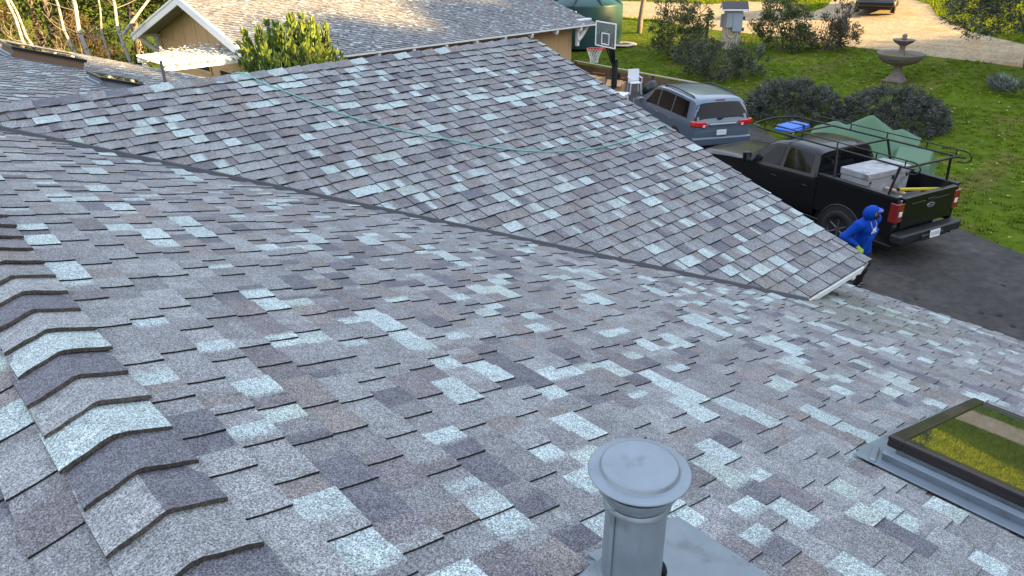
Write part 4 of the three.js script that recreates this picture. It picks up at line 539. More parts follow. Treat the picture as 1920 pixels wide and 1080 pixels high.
{ // low timber retaining wall between driveway and garden: posts and boards
  const w = thing('retaining_wall', 'low brown timber retaining wall along the driveway behind the minivan', 'wall', [24.75, 0, -20.2], -.09); const bT = tex(256, (u, v) => { const g = fbA(u * .3, v * 3, 2, 6), k = .6 + .8 * g; return [.16 * k, .088 * k, .06 * k]; }); const mB = std([1, 1, 1], { map: rep(bT, .8), roughness: .9 }); const r = RNG(8);
  for (let k = 0; k < 3; k++) for (let row = 0; row < 3; row++) part('board', bx(.05, .175, 2.36, (r() - .5) * .008, .38 + row * .18, -2.4 + k * 2.4, 0, 0, 0, .006), mB, w); for (let k = 0; k < 4; k++) part('post', bx(.10, .78, .10, .07, .52, -3.6 + k * 2.4, 0, 0, 0, .008), mB, w); part('cap_board', bx(.16, .04, 7.3, .03, .935, 0, 0, 0, 0, .008), std([.36, .27, .20], { roughness: .9 }), w);
}
{ // odds and ends behind the wing
  const card = std([.46, .27, .13], { roughness: .9 });
  const boxT = (label, x, z, w, h, d, turn) => { const o = thing('cardboard_box', label, 'box', [x, terr(x, z), z], turn); part('box_body', bx(w, h, d, 0, h / 2, 0), card, o); part('flap', merge([bx(w * .5, .008, d, -w * .62, h + .06, 0, 0, 0, .5), bx(w * .5, .008, d, w * .62, h + .06, 0, 0, 0, -.5)]), card, o); return o; };
  boxT('open cardboard box behind the basketball pole', 22.6, -19.15, .75, .55, .6, .5); boxT('smaller cardboard box between the hoop net and the timber wall', 22.9, -20.6, .75, .5, .6, .2);
  const bin = thing('storage_bin', 'white plastic storage bin below the cardboard box at the roof edge', 'bin', [21.6, .2, -18.15], .4); part('bin_body', bx(.8, .45, .55, 0, .24, 0, 0, 0, 0, .04), std([.62, .66, .70], { roughness: .45 }), bin); part('lid', bx(.84, .05, .6, 0, .49, 0, 0, 0, 0, .02), std([.66, .69, .72], { roughness: .45 }), bin);
  const ch = thing('plastic_chair', 'white plastic chair left of the minivan', 'chair', [23.3, terr(23.3, -18.8), -18.8], -.6), mW = std([.68, .69, .72], { roughness: .5 });
  part('seat', bx(.46, .035, .44, 0, .44, 0, 0, 0, 0, .015), mW, ch); part('backrest', bx(.46, .46, .03, 0, .70, -.21, 0, -.15, 0, .015), mW, ch); for (const [x, z] of [[-.2, -.19], [.2, -.19], [-.2, .19], [.2, .19]]) part('leg', cy([x * 1.15, 0, z * 1.15], [x, .44, z], .022, .025, 8), mW, ch); for (const s of [-1, 1]) part('armrest', merge([bx(.05, .03, .42, s * .24, .64, 0, 0, 0, 0, .012), cy([s * .24, .45, .18], [s * .24, .64, .18], .018, .018, 8)]), mW, ch);
  const sack = thing('rubbish_sack', 'black rubbish sack between the plastic chair and the minivan', 'sack', [23.35, terr(23.3, -18), -18.0]); { const g = new THREE.IcosahedronGeometry(.32, 4), p = g.attributes.position; for (let i = 0; i < p.count; i++) { const x = p.getX(i), y = p.getY(i), z = p.getZ(i), k = .75 + .5 * fbB(x * .3 + .5, z * .3 + y * .2, 1, 5); p.setXYZ(i, x * k * 1.1, Math.max(y * k * 1.1, -.27) + .27, z * k); } g.computeVertexNormals(); part('sack_body', g, std([.008, .008, .009], { roughness: .35 }), sack); part('knot', cy([0, .55, 0], [.03, .68, .02], .05, .03, 8), std([.008, .008, .009], { roughness: .4 }), sack); }
  const ring = thing('tank_cover', 'flat pale ring lying in the grass to the right of the water tank', 'ring', [29.9, terr(29.9, -25.1) + .02, -25.1]); part('rim', lathe([[.42, 0], [.75, 0], [.75, .07], [.42, .07], [.42, 0]], 36), std([.42, .38, .33], { roughness: .9 }), ring); part('centre', lathe([[.0001, .04], [.42, .04]], 28), std([.03, .03, .03]), ring);
  const tyre = thing('spare_tyre', 'black tyre standing beside the cardboard boxes', 'tyre', [22.4, terr(22.4, -18.7) + .72, -19.0], .3); { const g = new THREE.TorusGeometry(.27, .075, 12, 32); part('tread', g, mRubber, tyre); part('bead', new THREE.TorusGeometry(.20, .02, 8, 28), mTrim, tyre); }
  const cloth = thing('folded_sheet', 'white sheet draped on the edge of the driveway clutter', 'sheet', [21.35, .15, -18.85], .5); { const rows = []; for (let i = 0; i <= 10; i++) { const row = []; for (let j = 0; j <= 10; j++) row.push([(j / 10 - .5) * .3 + .12 * i / 10, .75 - .07 * i + .08 * fbA(i * .02, j * .03, 1, 4), (i / 10 - .5) * .34]); rows.push(row); } part('fold', loft(rows, false), std([.72, .74, .8], { side: THREE.DoubleSide }), cloth); part('stack', bx(.35, .66, .4, .06, .30, 0, 0, 0, 0, .05), std([.5, .5, .55]), cloth); }
}
{ // meter shelter: a post panel with a small roof, grey boxes and conduits
  const y = terr(31.5, -19.85), m = thing('meter_shelter', 'small roofed wooden shelter holding grey electrical boxes on the lawn', 'utility shelter', [31.5, y - .03, -19.85], -48 * RAD), mO = std([.50, .40, .29], { roughness: .85 }), mG = std([.33, .37, .42], { roughness: .5, metalness: .3 }); m.scale.setScalar(.87);
  for (const s of [-1, 1]) part('post', bx(.14, 2.1, .14, s * .42, 1.05, -.05, 0, 0, 0, .01), mO, m); for (let k = 0; k < 6; k++) part('plank', bx(.138, 2.0, .03, -.36 + k * .144, 1.0, .035 + (k % 2) * .003, 0, 0, 0, .004), mO, m);
  for (const s of [-1, 1]) part('roof_slope', bx(1.35, .05, .62, 0, 2.28, s * .25, 0, s * .55, 0, .008), std([.065, .062, .066], { roughness: .95 }), m); part('gable_board', merge([-1, 1].map((s) => xf(merge([bx(.03, .10, .62, 0, 0, .25, 0, .55), bx(.03, .10, .62, 0, 0, -.25, 0, -.55)]), s * .66, 2.21, 0))), mWhite, m); part('fascia', bx(1.3, .09, .03, 0, 2.07, .50), mWhite, m);
  part('meter_box', bx(.34, .78, .2, -.20, 1.55, .16, 0, 0, 0, .015), mG, m, 'narrow grey box'); part('meter_box', bx(.50, .98, .24, .22, 1.46, .18, 0, 0, 0, .015), mG, m, 'wide grey box'); part('meter_box', bx(.16, .66, .2, -.55, 1.5, -.02, 0, 0, 0, .01), std([.18, .20, .23], { roughness: .5 }), m);
  const con = std([.55, .52, .46], { roughness: .6 }); part('conduit', tube([[-.24, 1.2, .12], [-.24, .85, .12], [-.12, .68, .12], [.06, .66, .12], [.2, .78, .12], [.22, 1.0, .12]], .032, 30, 8), con, m); part('conduit', cy([.05, 0, .12], [.05, .7, .12], .035), con, m); part('conduit', cy([.30, 0, .11], [.30, 1.0, .11], .04), con, m);
  for (const yy of [1.62, 1.05]) part('bell_box', cy([.5, yy, 0], [.62, yy, 0], .09, .09, 12), std([.05, .05, .05]), m);
}
{ const p = thing('fence_post', 'dark wooden post between the bushes left of the meter shelter', 'post', [31.2, terr(31.2, -21), -21.0]); part('shaft', bx(.12, 1.5, .12, 0, .75, 0, .4, 0, 0, .01), std([.035, .028, .022]), p); part('cap', bx(.15, .04, .15, 0, 1.52, 0, .4, 0, 0, .01), std([.045, .038, .03]), p); }
{ // two green tarps heaped beyond the truck
  const mTp = std([.052, .125, .055], { roughness: .5, side: THREE.DoubleSide });
  const heap = (label, c, sx, sz, turn, hf) => { const o = thing('green_tarp', label, 'tarp', [c[0], terr(...c), c[1]], turn); const rows = [], n = 26; for (let i = 0; i <= n; i++) { const row = []; for (let j = 0; j <= n; j++) { const u = j / n * 2 - 1, v = i / n * 2 - 1; row.push([u * sx, Math.max(.015, hf(u, v) + .05 * (fbC(u * .09 + .3, v * .09 + c[0] * .1, 1, 4) - .5)), v * sz]); } rows.push(row); } part('sheet', loft(rows, false), mTp, o); return o; };
  const pk = (u, v, cu, cv, h, s) => h * Math.max(0, 1 - s * Math.hypot(u - cu, (v - cv)));
  heap('green tarp peaked over a pile in front of the right mound shrub', [21.75, -8.85], 1.0, 1.45, .25, (u, v) => Math.max(pk(u, v, .05, .05, 1.15, .8), pk(u, v, .1, -.6, .85, .75), pk(u, v, .3, .62, .78, .8)));
  heap('pale green tarp spread lower beside the truck bed', [21.0, -7.15], .78, .62, .3, (u, v) => { const k = Math.max(Math.abs(u), Math.abs(v)); return k < .7 ? .46 + .12 * u : Math.max(0, .46 + .12 * u - (k - .7) * 1.8); });
}

// ------------------------------------------------------------------ vegetation
// foliage: many small folded leaves around clump centres that sit on an uneven crown
function foliage({ seed, clumps, perClump, spread, leaf, centre, pal, up = 0, out = .5, fold = .25 }) {
  const r = RNG(seed), n = clumps.length * perClump, pos = new Float32Array(n * 12), col = new Float32Array(n * 12), idx = new Uint32Array(n * 6); let o = 0, k = 0;
  const g = () => (r() + r() + r() - 1.5) * .82;
  for (const c of clumps) { const tone = r(), cs = c[3] || 1; for (let i = 0; i < perClump; i++) {
    const p = V(c[0] + g() * spread * cs, c[1] + g() * spread * cs * .9, c[2] + g() * spread * cs);
    const d = p.clone().sub(V(...centre)).normalize().multiplyScalar(out).add(V(r() - .5, r() - .5 + up, r() - .5)).normalize(), s = V(r() - .5, r() - .5, r() - .5).cross(d).normalize(), w = s.clone().cross(d);
    const l = leaf[0] * (.6 + .8 * r()), b = leaf[1] * (.6 + .8 * r()) * .5; const A = p, B = p.clone().addScaledVector(d, l * .5).addScaledVector(s, b).addScaledVector(w, fold * b), C = p.clone().addScaledVector(d, l), D = p.clone().addScaledVector(d, l * .5).addScaledVector(s, -b).addScaledVector(w, fold * b);
    const t = clamp(tone * .6 + r() * .55 - .08, 0, .999) * (pal.length - 1), a = Math.floor(t), f = t - a, kk = .75 + .5 * r();
    for (const q of [A, B, C, D]) { pos[o * 3] = q.x; pos[o * 3 + 1] = q.y; pos[o * 3 + 2] = q.z; for (let j = 0; j < 3; j++) col[o * 3 + j] = lerp(pal[a][j], pal[a + 1][j], f) * kk; o++; }
    idx.set([o - 4, o - 3, o - 2, o - 4, o - 2, o - 1], k); k += 6;
  } }
  const G = new THREE.BufferGeometry(); G.setAttribute('position', new THREE.BufferAttribute(pos, 3)); G.setAttribute('color', new THREE.BufferAttribute(col, 3)); G.setIndex(new THREE.BufferAttribute(idx, 1)); G.computeVertexNormals(); return G;
}
function blobClumps(r, blobs, n, inner = .45) { const out = []; const tot = blobs.reduce((s, b) => s + b[3] * b[5], 0); for (const b of blobs) { const m = Math.round(n * b[3] * b[5] / tot); for (let i = 0; i < m; i++) { const u = r() * 2 - 1, a = r() * 6.2832, q = Math.sqrt(1 - u * u), R = Math.pow(lerp(inner, 1, r()), .6) * (.82 + .3 * r()); out.push([b[0] + b[3] * R * q * Math.cos(a), b[1] + b[4] * R * u, b[2] + b[5] * R * q * Math.sin(a), .7 + .6 * r()]); } } return out; }
const mLeaf = new THREE.MeshPhysicalMaterial({ color: 0xffffff, vertexColors: true, roughness: .7, specularIntensity: .35, side: THREE.DoubleSide, transmission: 0 });
const mLeafThin = new THREE.MeshPhysicalMaterial({ color: 0xffffff, vertexColors: true, roughness: .95, side: THREE.DoubleSide, transmission: .35, thickness: 0 });
const barkT = tex(256, (u, v) => { const g = fbA(u * 2, v * .5, 2, 6), k = .5 + g; return [.13 * k, .105 * k, .085 * k]; }); const mBark = std([1, 1, 1], { map: rep(barkT, 2, 3), bumpMap: rep(barkT, 2, 3), bumpScale: .03, roughness: 1 });
const limb = (pts, r0, r1, n = 7) => { const c = new THREE.CatmullRomCurve3(pts.map((q) => V(...q))), m = 8, rings = []; const fr = c.computeFrenetFrames(m, false); for (let i = 0; i <= m; i++) { const p = c.getPointAt(i / m), R = lerp(r0, r1, i / m), ring = []; for (let j = 0; j <= n; j++) { const a = j / n * 6.2832; ring.push([p.x + R * (Math.cos(a) * fr.normals[i].x + Math.sin(a) * fr.binormals[i].x), p.y + R * (Math.cos(a) * fr.normals[i].y + Math.sin(a) * fr.binormals[i].y), p.z + R * (Math.cos(a) * fr.normals[i].z + Math.sin(a) * fr.binormals[i].z)]); } rings.push(ring); } return loft(rings); };
function shrub(name, label, cat, x, z, { blobs, n, per, spread, leaf, pal, seed, up = .15, out = .6, inner = .45, mat = mLeaf, stems = 7, y0 = null }) {
  const t = thing(name, label, cat, [x, (y0 ?? terr(x, z)) - .02, z]); const r = RNG(seed); const cl = blobClumps(r, blobs, n, inner).filter((c) => c[1] > .04);
  part('foliage', foliage({ seed: seed + 1, clumps: cl, perClump: per, spread, leaf, centre: [blobs[0][0], blobs[0][1] * .4, blobs[0][2]], pal, up, out }), mat, t);
  const L = []; for (let i = 0; i < stems; i++) { const b = cl[Math.floor(r() * cl.length)]; L.push(limb([[(r() - .5) * .3, 0, (r() - .5) * .3], [b[0] * .35 + (r() - .5) * .2, b[1] * .5, b[2] * .35], [b[0] * .85, b[1] * .9, b[2] * .85]], .035, .012, 5)); } part('stem', merge(L), mBark, t); return t;
}
const OL = [[.030, .042, .016], [.066, .082, .028], [.115, .13, .055], [.19, .195, .11]], GRN = [[.012, .026, .008], [.028, .052, .012], [.055, .085, .016], [.09, .115, .022]], GRY = [[.028, .034, .034], [.052, .060, .060], [.085, .095, .098], [.13, .14, .15]];
shrub('bush', 'tall loose olive green bush between the water tank and the meter shelter', 'bush', 29.35, -21.35, { seed: 301, blobs: [[0, 1.0, 0, 1.5, 1.0, 1.3], [.1, 1.9, -.2, 1.0, .9, .9], [-.9, .7, .8, 1.0, .7, 1.0], [.7, 1.5, .6, .8, .8, .8]], n: 190, per: 45, spread: .24, leaf: [.11, .05], pal: OL });
shrub('bush', 'grey green bush directly behind the minivan', 'bush', 26.9, -17.4, { seed: 311, blobs: [[0, .75, 0, 1.45, .85, 1.3], [.7, .7, .9, .9, .7, .9], [-.6, .9, -.8, 1.0, .8, .9]], n: 190, per: 48, spread: .22, leaf: [.11, .035], pal: [[.032, .040, .024], [.060, .070, .042], [.10, .112, .075], [.165, .175, .135]] });
shrub('bush', 'rounded dark olive bush right of the meter shelter', 'bush', 32.5, -17.9, { seed: 321, blobs: [[0, 1.1, 0, 1.2, 1.0, 1.3], [.2, 1.6, -.3, .9, .75, .9], [-.3, .6, .8, .9, .6, .8]], n: 170, per: 45, spread: .22, leaf: [.11, .05], pal: OL });
shrub('bush', 'smaller brownish bush beside the taller olive bush, nearest the gravel', 'bush', 33.0, -16.0, { seed: 331, blobs: [[0, .8, 0, .95, .75, 1.0], [.1, .7, .7, .8, .6, .7]], n: 110, per: 39, spread: .2, leaf: [.10, .045], pal: [[.04, .042, .025], [.075, .072, .045], [.12, .11, .075], [.19, .16, .12]] });
{ // a spindly seeding plant in front of the gravel
  const t = thing('tall_weed', 'tall thin dried plant sticking up beside the brownish bush', 'plant', [33.6, terr(33.6, -15.5), -15.6]), r = RNG(340), L = [], cl = []; for (let i = 0; i < 7; i++) { const a = r() * 6.28, R = .15 + r() * .55, h = 1.6 + r() * 1.5; L.push(limb([[0, 0, 0], [R * .3 * Math.cos(a), h * .5, R * .3 * Math.sin(a)], [R * Math.cos(a), h, R * Math.sin(a)]], .022, .008, 5)); for (let k = 0; k < 9; k++) { const f = .35 + .65 * r(); cl.push([R * f * f * Math.cos(a) + (r() - .5) * .15, h * f, R * f * f * Math.sin(a) + (r() - .5) * .15, 1]); } }
  part('stem', merge(L), std([.17, .13, .09]), t); part('foliage', foliage({ seed: 341, clumps: cl, perClump: 16, spread: .10, leaf: [.09, .04], centre: [0, .5, 0], pal: [[.06, .05, .035], [.11, .09, .065], [.20, .165, .13]], up: .2 }), mLeaf, t);
}
const bladePal = [[.032, .036, .028], [.062, .068, .054], [.10, .108, .088], [.17, .178, .155]];
shrub('mound_shrub', 'rounded grey green mound shrub left of its twin, beyond the truck cab', 'shrub', 23.95, -12.35, { seed: 351, blobs: [[0, .22, 0, 1.45, .92, 1.5], [.3, .2, -.5, 1.1, .8, 1.0]], n: 1000, per: 36, spread: .10, leaf: [.13, .022], pal: bladePal, up: -.25, out: .8, inner: .86, stems: 5 });
shrub('mound_shrub', 'rounded grey green mound shrub behind the green tarps', 'shrub', 24.7, -9.35, { seed: 361, blobs: [[0, .2, 0, 1.5, .9, 1.55], [-.1, .2, .6, 1.1, .75, 1.0]], n: 1000, per: 36, spread: .10, leaf: [.13, .022], pal: bladePal, up: -.25, out: .8, inner: .86, stems: 5 });
shrub('spiky_plant', 'low pale green spiky plant on the lawn at the right edge', 'plant', 30.2, -7.5, { seed: 371, blobs: [[0, .12, 0, .8, .22, .85], [.2, .15, -.5, .5, .2, .5]], n: 60, per: 26, spread: .14, leaf: [.30, .03], pal: [[.07, .09, .07], [.13, .16, .13], [.22, .25, .21]], up: .5, out: 1, stems: 3 });
{ // sunlit laurel behind the wing ridge: upright sprigs
  const x = 8.0, z = -17, t = thing('laurel_bush', 'bright yellow green leafy bush rising behind the wing ridge, before the rear house', 'bush', [x, 0, z]), r = RNG(381), cl = [], L = [];
  for (let i = 0; i < 44; i++) { const a = r() * 6.28, R = Math.sqrt(r()) * 1.05, h = 3.95 + r() * .62 - R * .30, px = R * Math.cos(a), pz = R * Math.sin(a); L.push(limb([[px * .3, 0, pz * .3], [px * .8, h * .6, pz * .8], [px, h - .05, pz]], .03, .007, 5)); for (let k = 0; k < 15; k++) { const f = .45 + .55 * Math.pow(k / 14, .9); cl.push([px * (f > .6 ? .8 + .2 * (f - .6) / .4 : .8), h * f, pz * .9, f > .9 ? .4 : .62]); } }
  for (let i = 0; i < 220; i++) { const a = r() * 6.28, R = Math.sqrt(r()) * 1.18; cl.push([R * Math.cos(a), 2.5 + r() * 1.25, R * Math.sin(a), 1.4]); }
  part('foliage', foliage({ seed: 382, clumps: cl, perClump: 24, spread: .175, leaf: [.15, .062], centre: [0, 2.4, 0], pal: [[.018, .042, .006], [.07, .13, .010], [.17, .25, .014], [.32, .36, .03]], up: .6, out: .5 }), mLeafThin, t); part('stem', merge(L), mBark, t);
}
{ // olive tree at the right edge
  const t = thing('olive_tree', 'grey green olive tree at the right edge beyond the lawn', 'tree', [33.6, terr(33.6, -8.2) - .05, -8.2]), r = RNG(391);
  part('trunk', merge([limb([[0, 0, 0], [-.12, .5, -.05], [.02, 1.05, -.1], [.25, 1.9, 0]], .13, .08), limb([[-.05, .75, -.06], [-.3, 1.3, -.3], [-.7, 2.1, -.6]], .07, .04), limb([[.02, 1.0, -.1], [.1, 1.6, .4], [.2, 2.4, .9]], .07, .04)]), mBark, t);
  const cl = blobClumps(r, [[-.3, 3.0, -.3, 2.0, 1.5, 2.0], [-1.4, 2.3, -1.2, 1.3, .9, 1.3], [.3, 2.2, .9, 1.2, .8, 1.1], [-1.1, 3.5, -.6, 1.6, 1.2, 1.5], [.2, 3.6, -.9, 1.4, 1.1, 1.3]], 620, .5); part('crown', foliage({ seed: 392, clumps: cl, perClump: 34, spread: .24, leaf: [.13, .035], centre: [0, 2.4, 0], pal: [[.026, .038, .028], [.048, .062, .045], [.08, .095, .072], [.13, .145, .115]], up: 0, out: .6 }), mLeaf, t).position.set(-.4, -.2, -.35);
}
{ // leaning trunk by the tank with its crown above the picture
  const t = thing('leaning_tree', 'leaning bare trunk right of the water tank, its crown above the picture', 'tree', [32.6, terr(32.6, -26.3) - .05, -26.2]), r = RNG(401); part('trunk', merge([limb([[0, 0, 0], [.12, .9, -.05], [.45, 2.0, -.15], [.6, 3.4, -.2], [.9, 5.2, -.3]], .15, .09, 9), limb([[.6, 3.3, -.2], [.0, 4.4, .3], [-.6, 5.4, .8]], .07, .04)]), mBark, t); part('crown', foliage({ seed: 402, clumps: blobClumps(r, [[.9, 6.4, -.3, 1.8, 1.3, 1.8], [-.6, 6.2, .9, 1.3, 1.0, 1.3]], 160), perClump: 26, spread: .3, leaf: [.14, .06], centre: [.5, 5.4, 0], pal: OL }), mLeaf, t);
}
// woods at the top left
const WD = [[.006, .012, .005], [.011, .022, .005], [.021, .034, .007], [.043, .054, .010]], BR = [[.03, .02, .012], [.06, .04, .02], [.11, .07, .03], [.16, .11, .04]];
function tallTree(name, label, cat, x, z, { h, rx, pw = .55, y0 = .12, n, per, leaf, pal, seed, spread = .5, group, mat = mLeaf, trunk = .22 }) {
  const t = thing(name, label, cat, [x, terr(x, z) - .1, z], 0, group), r = RNG(seed), cl = []; for (let i = 0; i < n; i++) { const f = Math.pow(r(), .8), y = h * lerp(y0, 1, f), R = rx * Math.pow(1 - f, pw) * (.55 + .5 * r()) * (.85 + .3 * Math.sin(y * 3 + r())), a = r() * 6.28; cl.push([R * Math.cos(a), y + (r() - .5) * .4, R * Math.sin(a), .8 + .5 * r()]); }
  part('crown', foliage({ seed: seed + 1, clumps: cl, perClump: per, spread, leaf, centre: [0, h * .35, 0], pal, up: -.1, out: .7 }), mat, t); part('trunk', limb([[0, 0, 0], [.1, h * .3, .05], [-.05, h * .6, 0], [0, h * .95, 0]], trunk, .04, 8), mBark, t); return t;
}
const eg = tallTree('evergreen_tree', 'dense dark evergreen tree directly left of the rear gable', 'tree', 10.6, -38.5, { h: 9.5, rx: 3.4, y0: .04, n: 300, per: 34, leaf: [.24, .08], pal: WD, seed: 501 });
copyOf(eg, 'evergreen_tree', [6.9, -.1, -39.5], 1.3, 'lighter edged evergreen tree just right of the bare pale trunks', .92); copyOf(eg, 'evergreen_tree', [14.8, -.1, -44.5], 2.4, 'evergreen tree showing between the gable peak and the dark tree', 1.2); copyOf(eg, 'evergreen_tree', [3.0, -.1, -49], 4, 'distant evergreen tree behind the bare pale trunks at the top left', 1.15); copyOf(eg, 'evergreen_tree', [9.5, -.1, -50], 5, 'distant evergreen tree behind the dark evergreens', 1.3); copyOf(eg, 'evergreen_tree', [-2, -.1, -52], .6, 'distant evergreen tree in the top left corner', 1.2);
const bb = tallTree('brown_thicket', 'tangled brown thicket behind the bare pale trunks', 'thicket', 5.0, -38.5, { h: 4.6, rx: 3.0, y0: .02, n: 150, per: 30, leaf: [.22, .03], pal: BR, seed: 521, trunk: .05 });
copyOf(bb, 'brown_thicket', [1.6, -.1, -40.5], 2, 'brown thicket at the far top left corner', 1.1); copyOf(bb, 'brown_thicket', [7.9, -.1, -37], 4, 'low brown brush at the foot of the evergreens', .7);
{ // bare pale trunks
  const bT = tex(256, (u, v) => { const a = fbA(u * .6, v * 2, 2, 6), s = sstep(.60, .72, fbC(u * .5, v * 3, 1, 5)); const k = .8 + .4 * a; return [lerp(.33, .08, s) * k, lerp(.31, .07, s) * k, lerp(.30, .065, s) * k]; }); const mBi = std([1, 1, 1], { map: rep(bT, 1, 4), roughness: .85 });
  const mTw = std([.20, .175, .15], { roughness: .9 }); const birch = (label, x, z, seed, lean, n, h, R, fork) => { const t = thing('bare_tree', label, 'tree', [x, 0, z], 0), r = RNG(seed); part('trunk', limb([[0, 0, 0], [lean * .2 + .06, h * .28, .08], [lean * .42 - .07, h * .46, -.06], [lean * .62 + .08, h * .66, -.05], [lean, h, 0]], R * .72, R * .4, 9), mBi, t); if (fork) part('limb', limb([[lean * .3, h * fork, 0], [lean * .3 + .9, h * fork + .95, .2], [lean * .3 + 1.7, h * fork + 1.8, .3], [lean * .3 + 2.1, h * fork + 2.6, .3]], R * .65, R * .25, 7), mBi, t);
    const L = []; for (let i = 0; i < n * .7; i++) { const f = .3 + .6 * r(), a = r() * 6.28, l = .7 + 1.3 * r(), bx0 = lean * f, by = h * f; const e = [bx0 + l * Math.cos(a), by + l * (.25 + .6 * r()), l * Math.sin(a)]; L.push(limb([[bx0, by, 0], [lerp(bx0, e[0], .5), by + (e[1] - by) * .35, e[2] * .5], e], .014, .005, 5)); for (let k = 0; k < 4; k++) { const q = [lerp(bx0, e[0], .5 + .4 * r()), lerp(by, e[1], .5 + .3 * r()), e[2] * .7]; L.push(limb([q, [q[0] + (r() - .5) * .5, q[1] + .3, q[2] + (r() - .5) * .4], [q[0] + (r() - .5) * .9, q[1] + .3 + .5 * r(), q[2] + (r() - .5) * .7]],   .006, .003, 4)); } } part('twig', merge(L), mTw, t); return t; };
  birch('leftmost bare pale tree, leaning left over the far roof edge', 5.5, -31.2, 601, -1.1, 10, 6.0, .10, 0); birch('bare pale tree crossing the leftmost leaning one', 5.9, -31.6, 602, -1.5, 9, 6.2, .085, 0); birch('thickest bare pale trunk with two stems above the far roof', 6.9, -31.0, 603, -.25, 10, 6.5, .135, 0); birch('slim bare pale trunk leaning along the thickest one', 6.72, -31.3, 604, -.75, 8, 6.5, .085, 0); birch('thin straight bare trunk between the two stouter pale trunks', 7.5, -31.2, 605, .15, 8, 6.2, .06, 0); birch('bare pale trunk with a long limb forking to the right', 8.2, -31.0, 606, -.25, 9, 6.4, .10, .46);
}
// sunlit trees on the hillside across the valley, above the picture; cars and panes mirror them
{ const r = RNG(651), gold = tallTree('hillside_tree', 'yellow green tree on the hillside above the picture', 'tree', 78, -4, { h: 9, rx: 4.6, y0: .1, n: 200, per: 24, leaf: [.5, .3], pal: [[.05, .07, .012], [.11, .14, .02], [.20, .22, .03]], seed: 655, spread: .7, group: 'trees on the far hillside', trunk: .25 });
  for (let i = 0; i < 15; i++) { const az = (8 + i * 6.4 + r() * 3) * RAD, R = 74 + r() * 34, x = 10 + R * Math.sin(az), z = -10 - R * Math.cos(az); copyOf(gold, 'hillside_tree', [x, terr(x, z) - .2, z], r() * 6, null, .8 + .6 * r()); } }
// evening shade: a row of tall trees behind the camera's right shoulder
{
  const u0 = 58, sx = Math.sin(SUN_AZ * RAD), sz = -Math.cos(SUN_AZ * RAD); let first = null, k = 0; const r = RNG(701);
  for (let v = -32.2; v <= 34.5; v += 6.04) { const du = (r() - .5) * 3, x = (u0 + du) * sx + v * -sz * -1 * 1 * .0 + v * sz, z = (u0 + du) * sz - v * sx; // v runs to the right of the sun's line
    const s = (v > 13 && v < 19 ? .785 : v > 8 ? .83 : 1) + (r() - .5) * .05;
    if (!first) { first = tallTree('tall_tree', 'tall tree in the row behind the camera that shades the roofs', 'tree', x, z, { h: 27, rx: 6.6, pw: .2, y0: .08, n: 520, per: 30, leaf: [.8, .5], pal: WD, seed: 711, spread: 1.0, group: 'tall trees behind the camera', trunk: .4 }); first.position.y = 0; } else copyOf(first, 'tall_tree', [x, 0, z], k * 1.7, null, s); k++; }
}
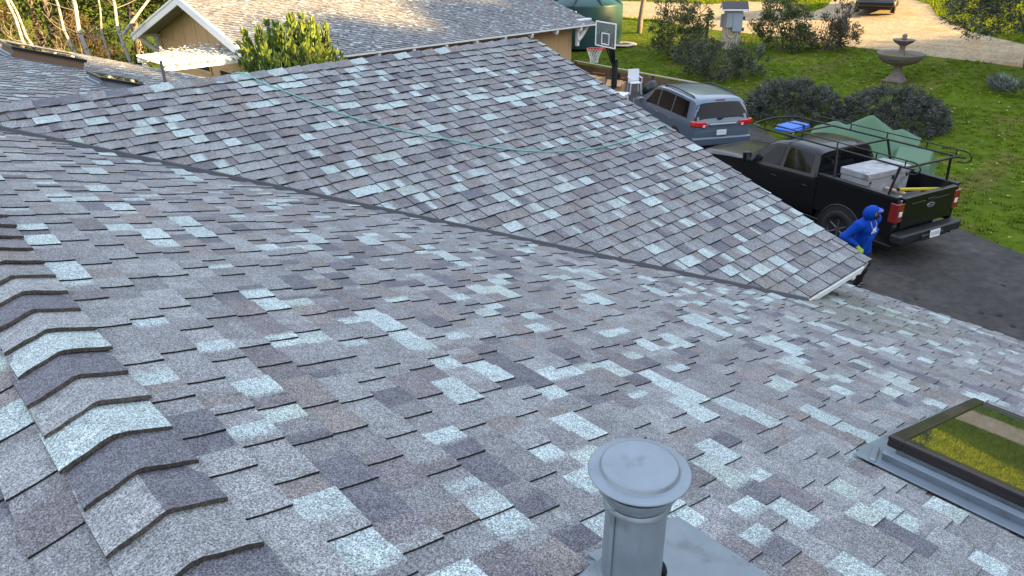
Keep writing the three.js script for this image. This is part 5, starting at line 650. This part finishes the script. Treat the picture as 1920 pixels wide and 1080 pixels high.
// grass tufts on the lawn that is seen, small fallen leaves over it
{
  const r = RNG(801), tuft = new MB(); for (let k = 0; k < 5; k++) { const a = k * 1.26 + .3, x = Math.cos(a) * .03, z = Math.sin(a) * .03, h = .035 + (k % 3) * .012, c = [1, 1, 1], w = .012; tuft.tri([x - Math.sin(a) * w, 0, z + Math.cos(a) * w], [x + Math.sin(a) * w, 0, z - Math.cos(a) * w], [x * 2.2, h, z * 2.2], c); }
  const inPoly = (x, z, P) => { let c = false; for (let i = 0, j = P.length - 1; i < P.length; j = i++) if ((P[i][1] > z) !== (P[j][1] > z) && x < (P[j][0] - P[i][0]) * (z - P[i][1]) / (P[j][1] - P[i][1]) + P[i][0]) c = !c; return c; };
  const gp = [...GN, ...GF], ap = [[-9, -24], [-9, 14], ...asphaltEdge]; const M = new THREE.Matrix4(), q = new THREE.Quaternion(), Y = V(0, 1, 0), spots = [];
  for (let i = 0; i < 60000; i++) { const x = 16.5 + r() * 31, z = -36 + r() * 40; if (inPoly(x, z, gp) || inPoly(x, z, ap)) continue; if (fbC(x / 14, z / 14, 1, 4) > .62 && r() < .75) continue; spots.push([x, z]); }
  const im = new THREE.InstancedMesh(tuft.geo(), phys([1, 1, 1], { roughness: 1, specularIntensity: .15, side: THREE.DoubleSide }), spots.length); spots.forEach(([x, z], i) => { const s = .7 + .9 * r(); q.setFromAxisAngle(Y, r() * 6.28); im.setMatrixAt(i, M.compose(V(x, terr(x, z), z), q, V(s, s * (.7 + .6 * r()), s))); const k = .6 + .8 * r(), d = r() < .12; im.setColorAt(i, d ? lin(.17 * k, .15 * k, .04 * k) : lin(.105 * k, .155 * k, .010 * k)); });
  const fieldSpots = []; for (let i = 0; i < 90000; i++) { const x = 35.5 + Math.pow(r(), 1.4) * 45, z = -42 + r() * 62; if (inPoly(x, z, gp)) continue; fieldSpots.push([x, z]); }
  const fm = new THREE.InstancedMesh(tuft.geo(), new THREE.MeshPhysicalMaterial({ color: 0xffffff, roughness: 1, specularIntensity: .1, side: THREE.DoubleSide, transmission: .3, thickness: 0 }), fieldSpots.length); fieldSpots.forEach(([x, z], i) => { const s = 1.2 + 1.1 * r(); q.setFromAxisAngle(Y, r() * 6.28); fm.setMatrixAt(i, M.compose(V(x, terr(x, z), z), q, V(s, s * (1.2 + .8 * r()), s))); const k = .6 + .8 * r(); fm.setColorAt(i, lin(.19 * k, .235 * k, .012 * k)); });
  fm.name = 'field_grass'; fm.castShadow = fm.receiveShadow = true; fm.userData = { kind: 'stuff', label: 'longer yellow green grass of the sunlit field beyond the gravel', category: 'grass' }; scene.add(fm);
  im.name = 'grass'; im.castShadow = im.receiveShadow = true; im.userData = { kind: 'stuff', label: 'short green grass of the lawn', category: 'grass' }; scene.add(im);
  const lv = new MB(); for (let i = 0; i < 900; i++) { const x = 17.5 + r() * 16, z = -22 + r() * 24; if (inPoly(x, z, ap)) continue; const y = terr(x, z) + .05, a = r() * 6.28, l = .03 + r() * .035, c = r() < .35 ? [.42, .40, .30] : r() < .6 ? [.38, .33, .06] : [.20, .12, .05]; const u = [Math.cos(a) * l, Math.sin(a) * l]; lv.quad([x - u[0], y, z - u[1]], [x + u[1] * .6, y + .012, z - u[0] * .6], [x + u[0], y + .004, z + u[1]], [x - u[1] * .6, y + .016, z + u[0] * .6], c); }
  for (const [x, z, l] of [[13.9, -3.0, .13], [14.05, -2.75, .15], [14.2, -2.3, .16], [13.75, -2.45, .1], [13.6, -4.0, .05], [14.6, -1.9, .06], [15.4, -3.1, .05], [12.9, -3.2, .05]]) { const y = terr(x, z) + .012; lv.quad([x - l * .5, y, z - .03], [x + l * .4, y + .01, z - .05], [x + l * .5, y + .004, z + .03], [x - l * .4, y + .014, z + .05], [.014, .012, .010]); }
  const lm = solo('fallen_leaves', lv.geo(), std([1, 1, 1], { vertexColors: true, side: THREE.DoubleSide }), 'small pale fallen leaves scattered over the lawn', 'leaves'); lm.userData.kind = 'stuff';
}

scene.traverse((o) => { if (o.isMesh) { o.castShadow = true; o.receiveShadow = true; } });
renderer.render(scene, camera);
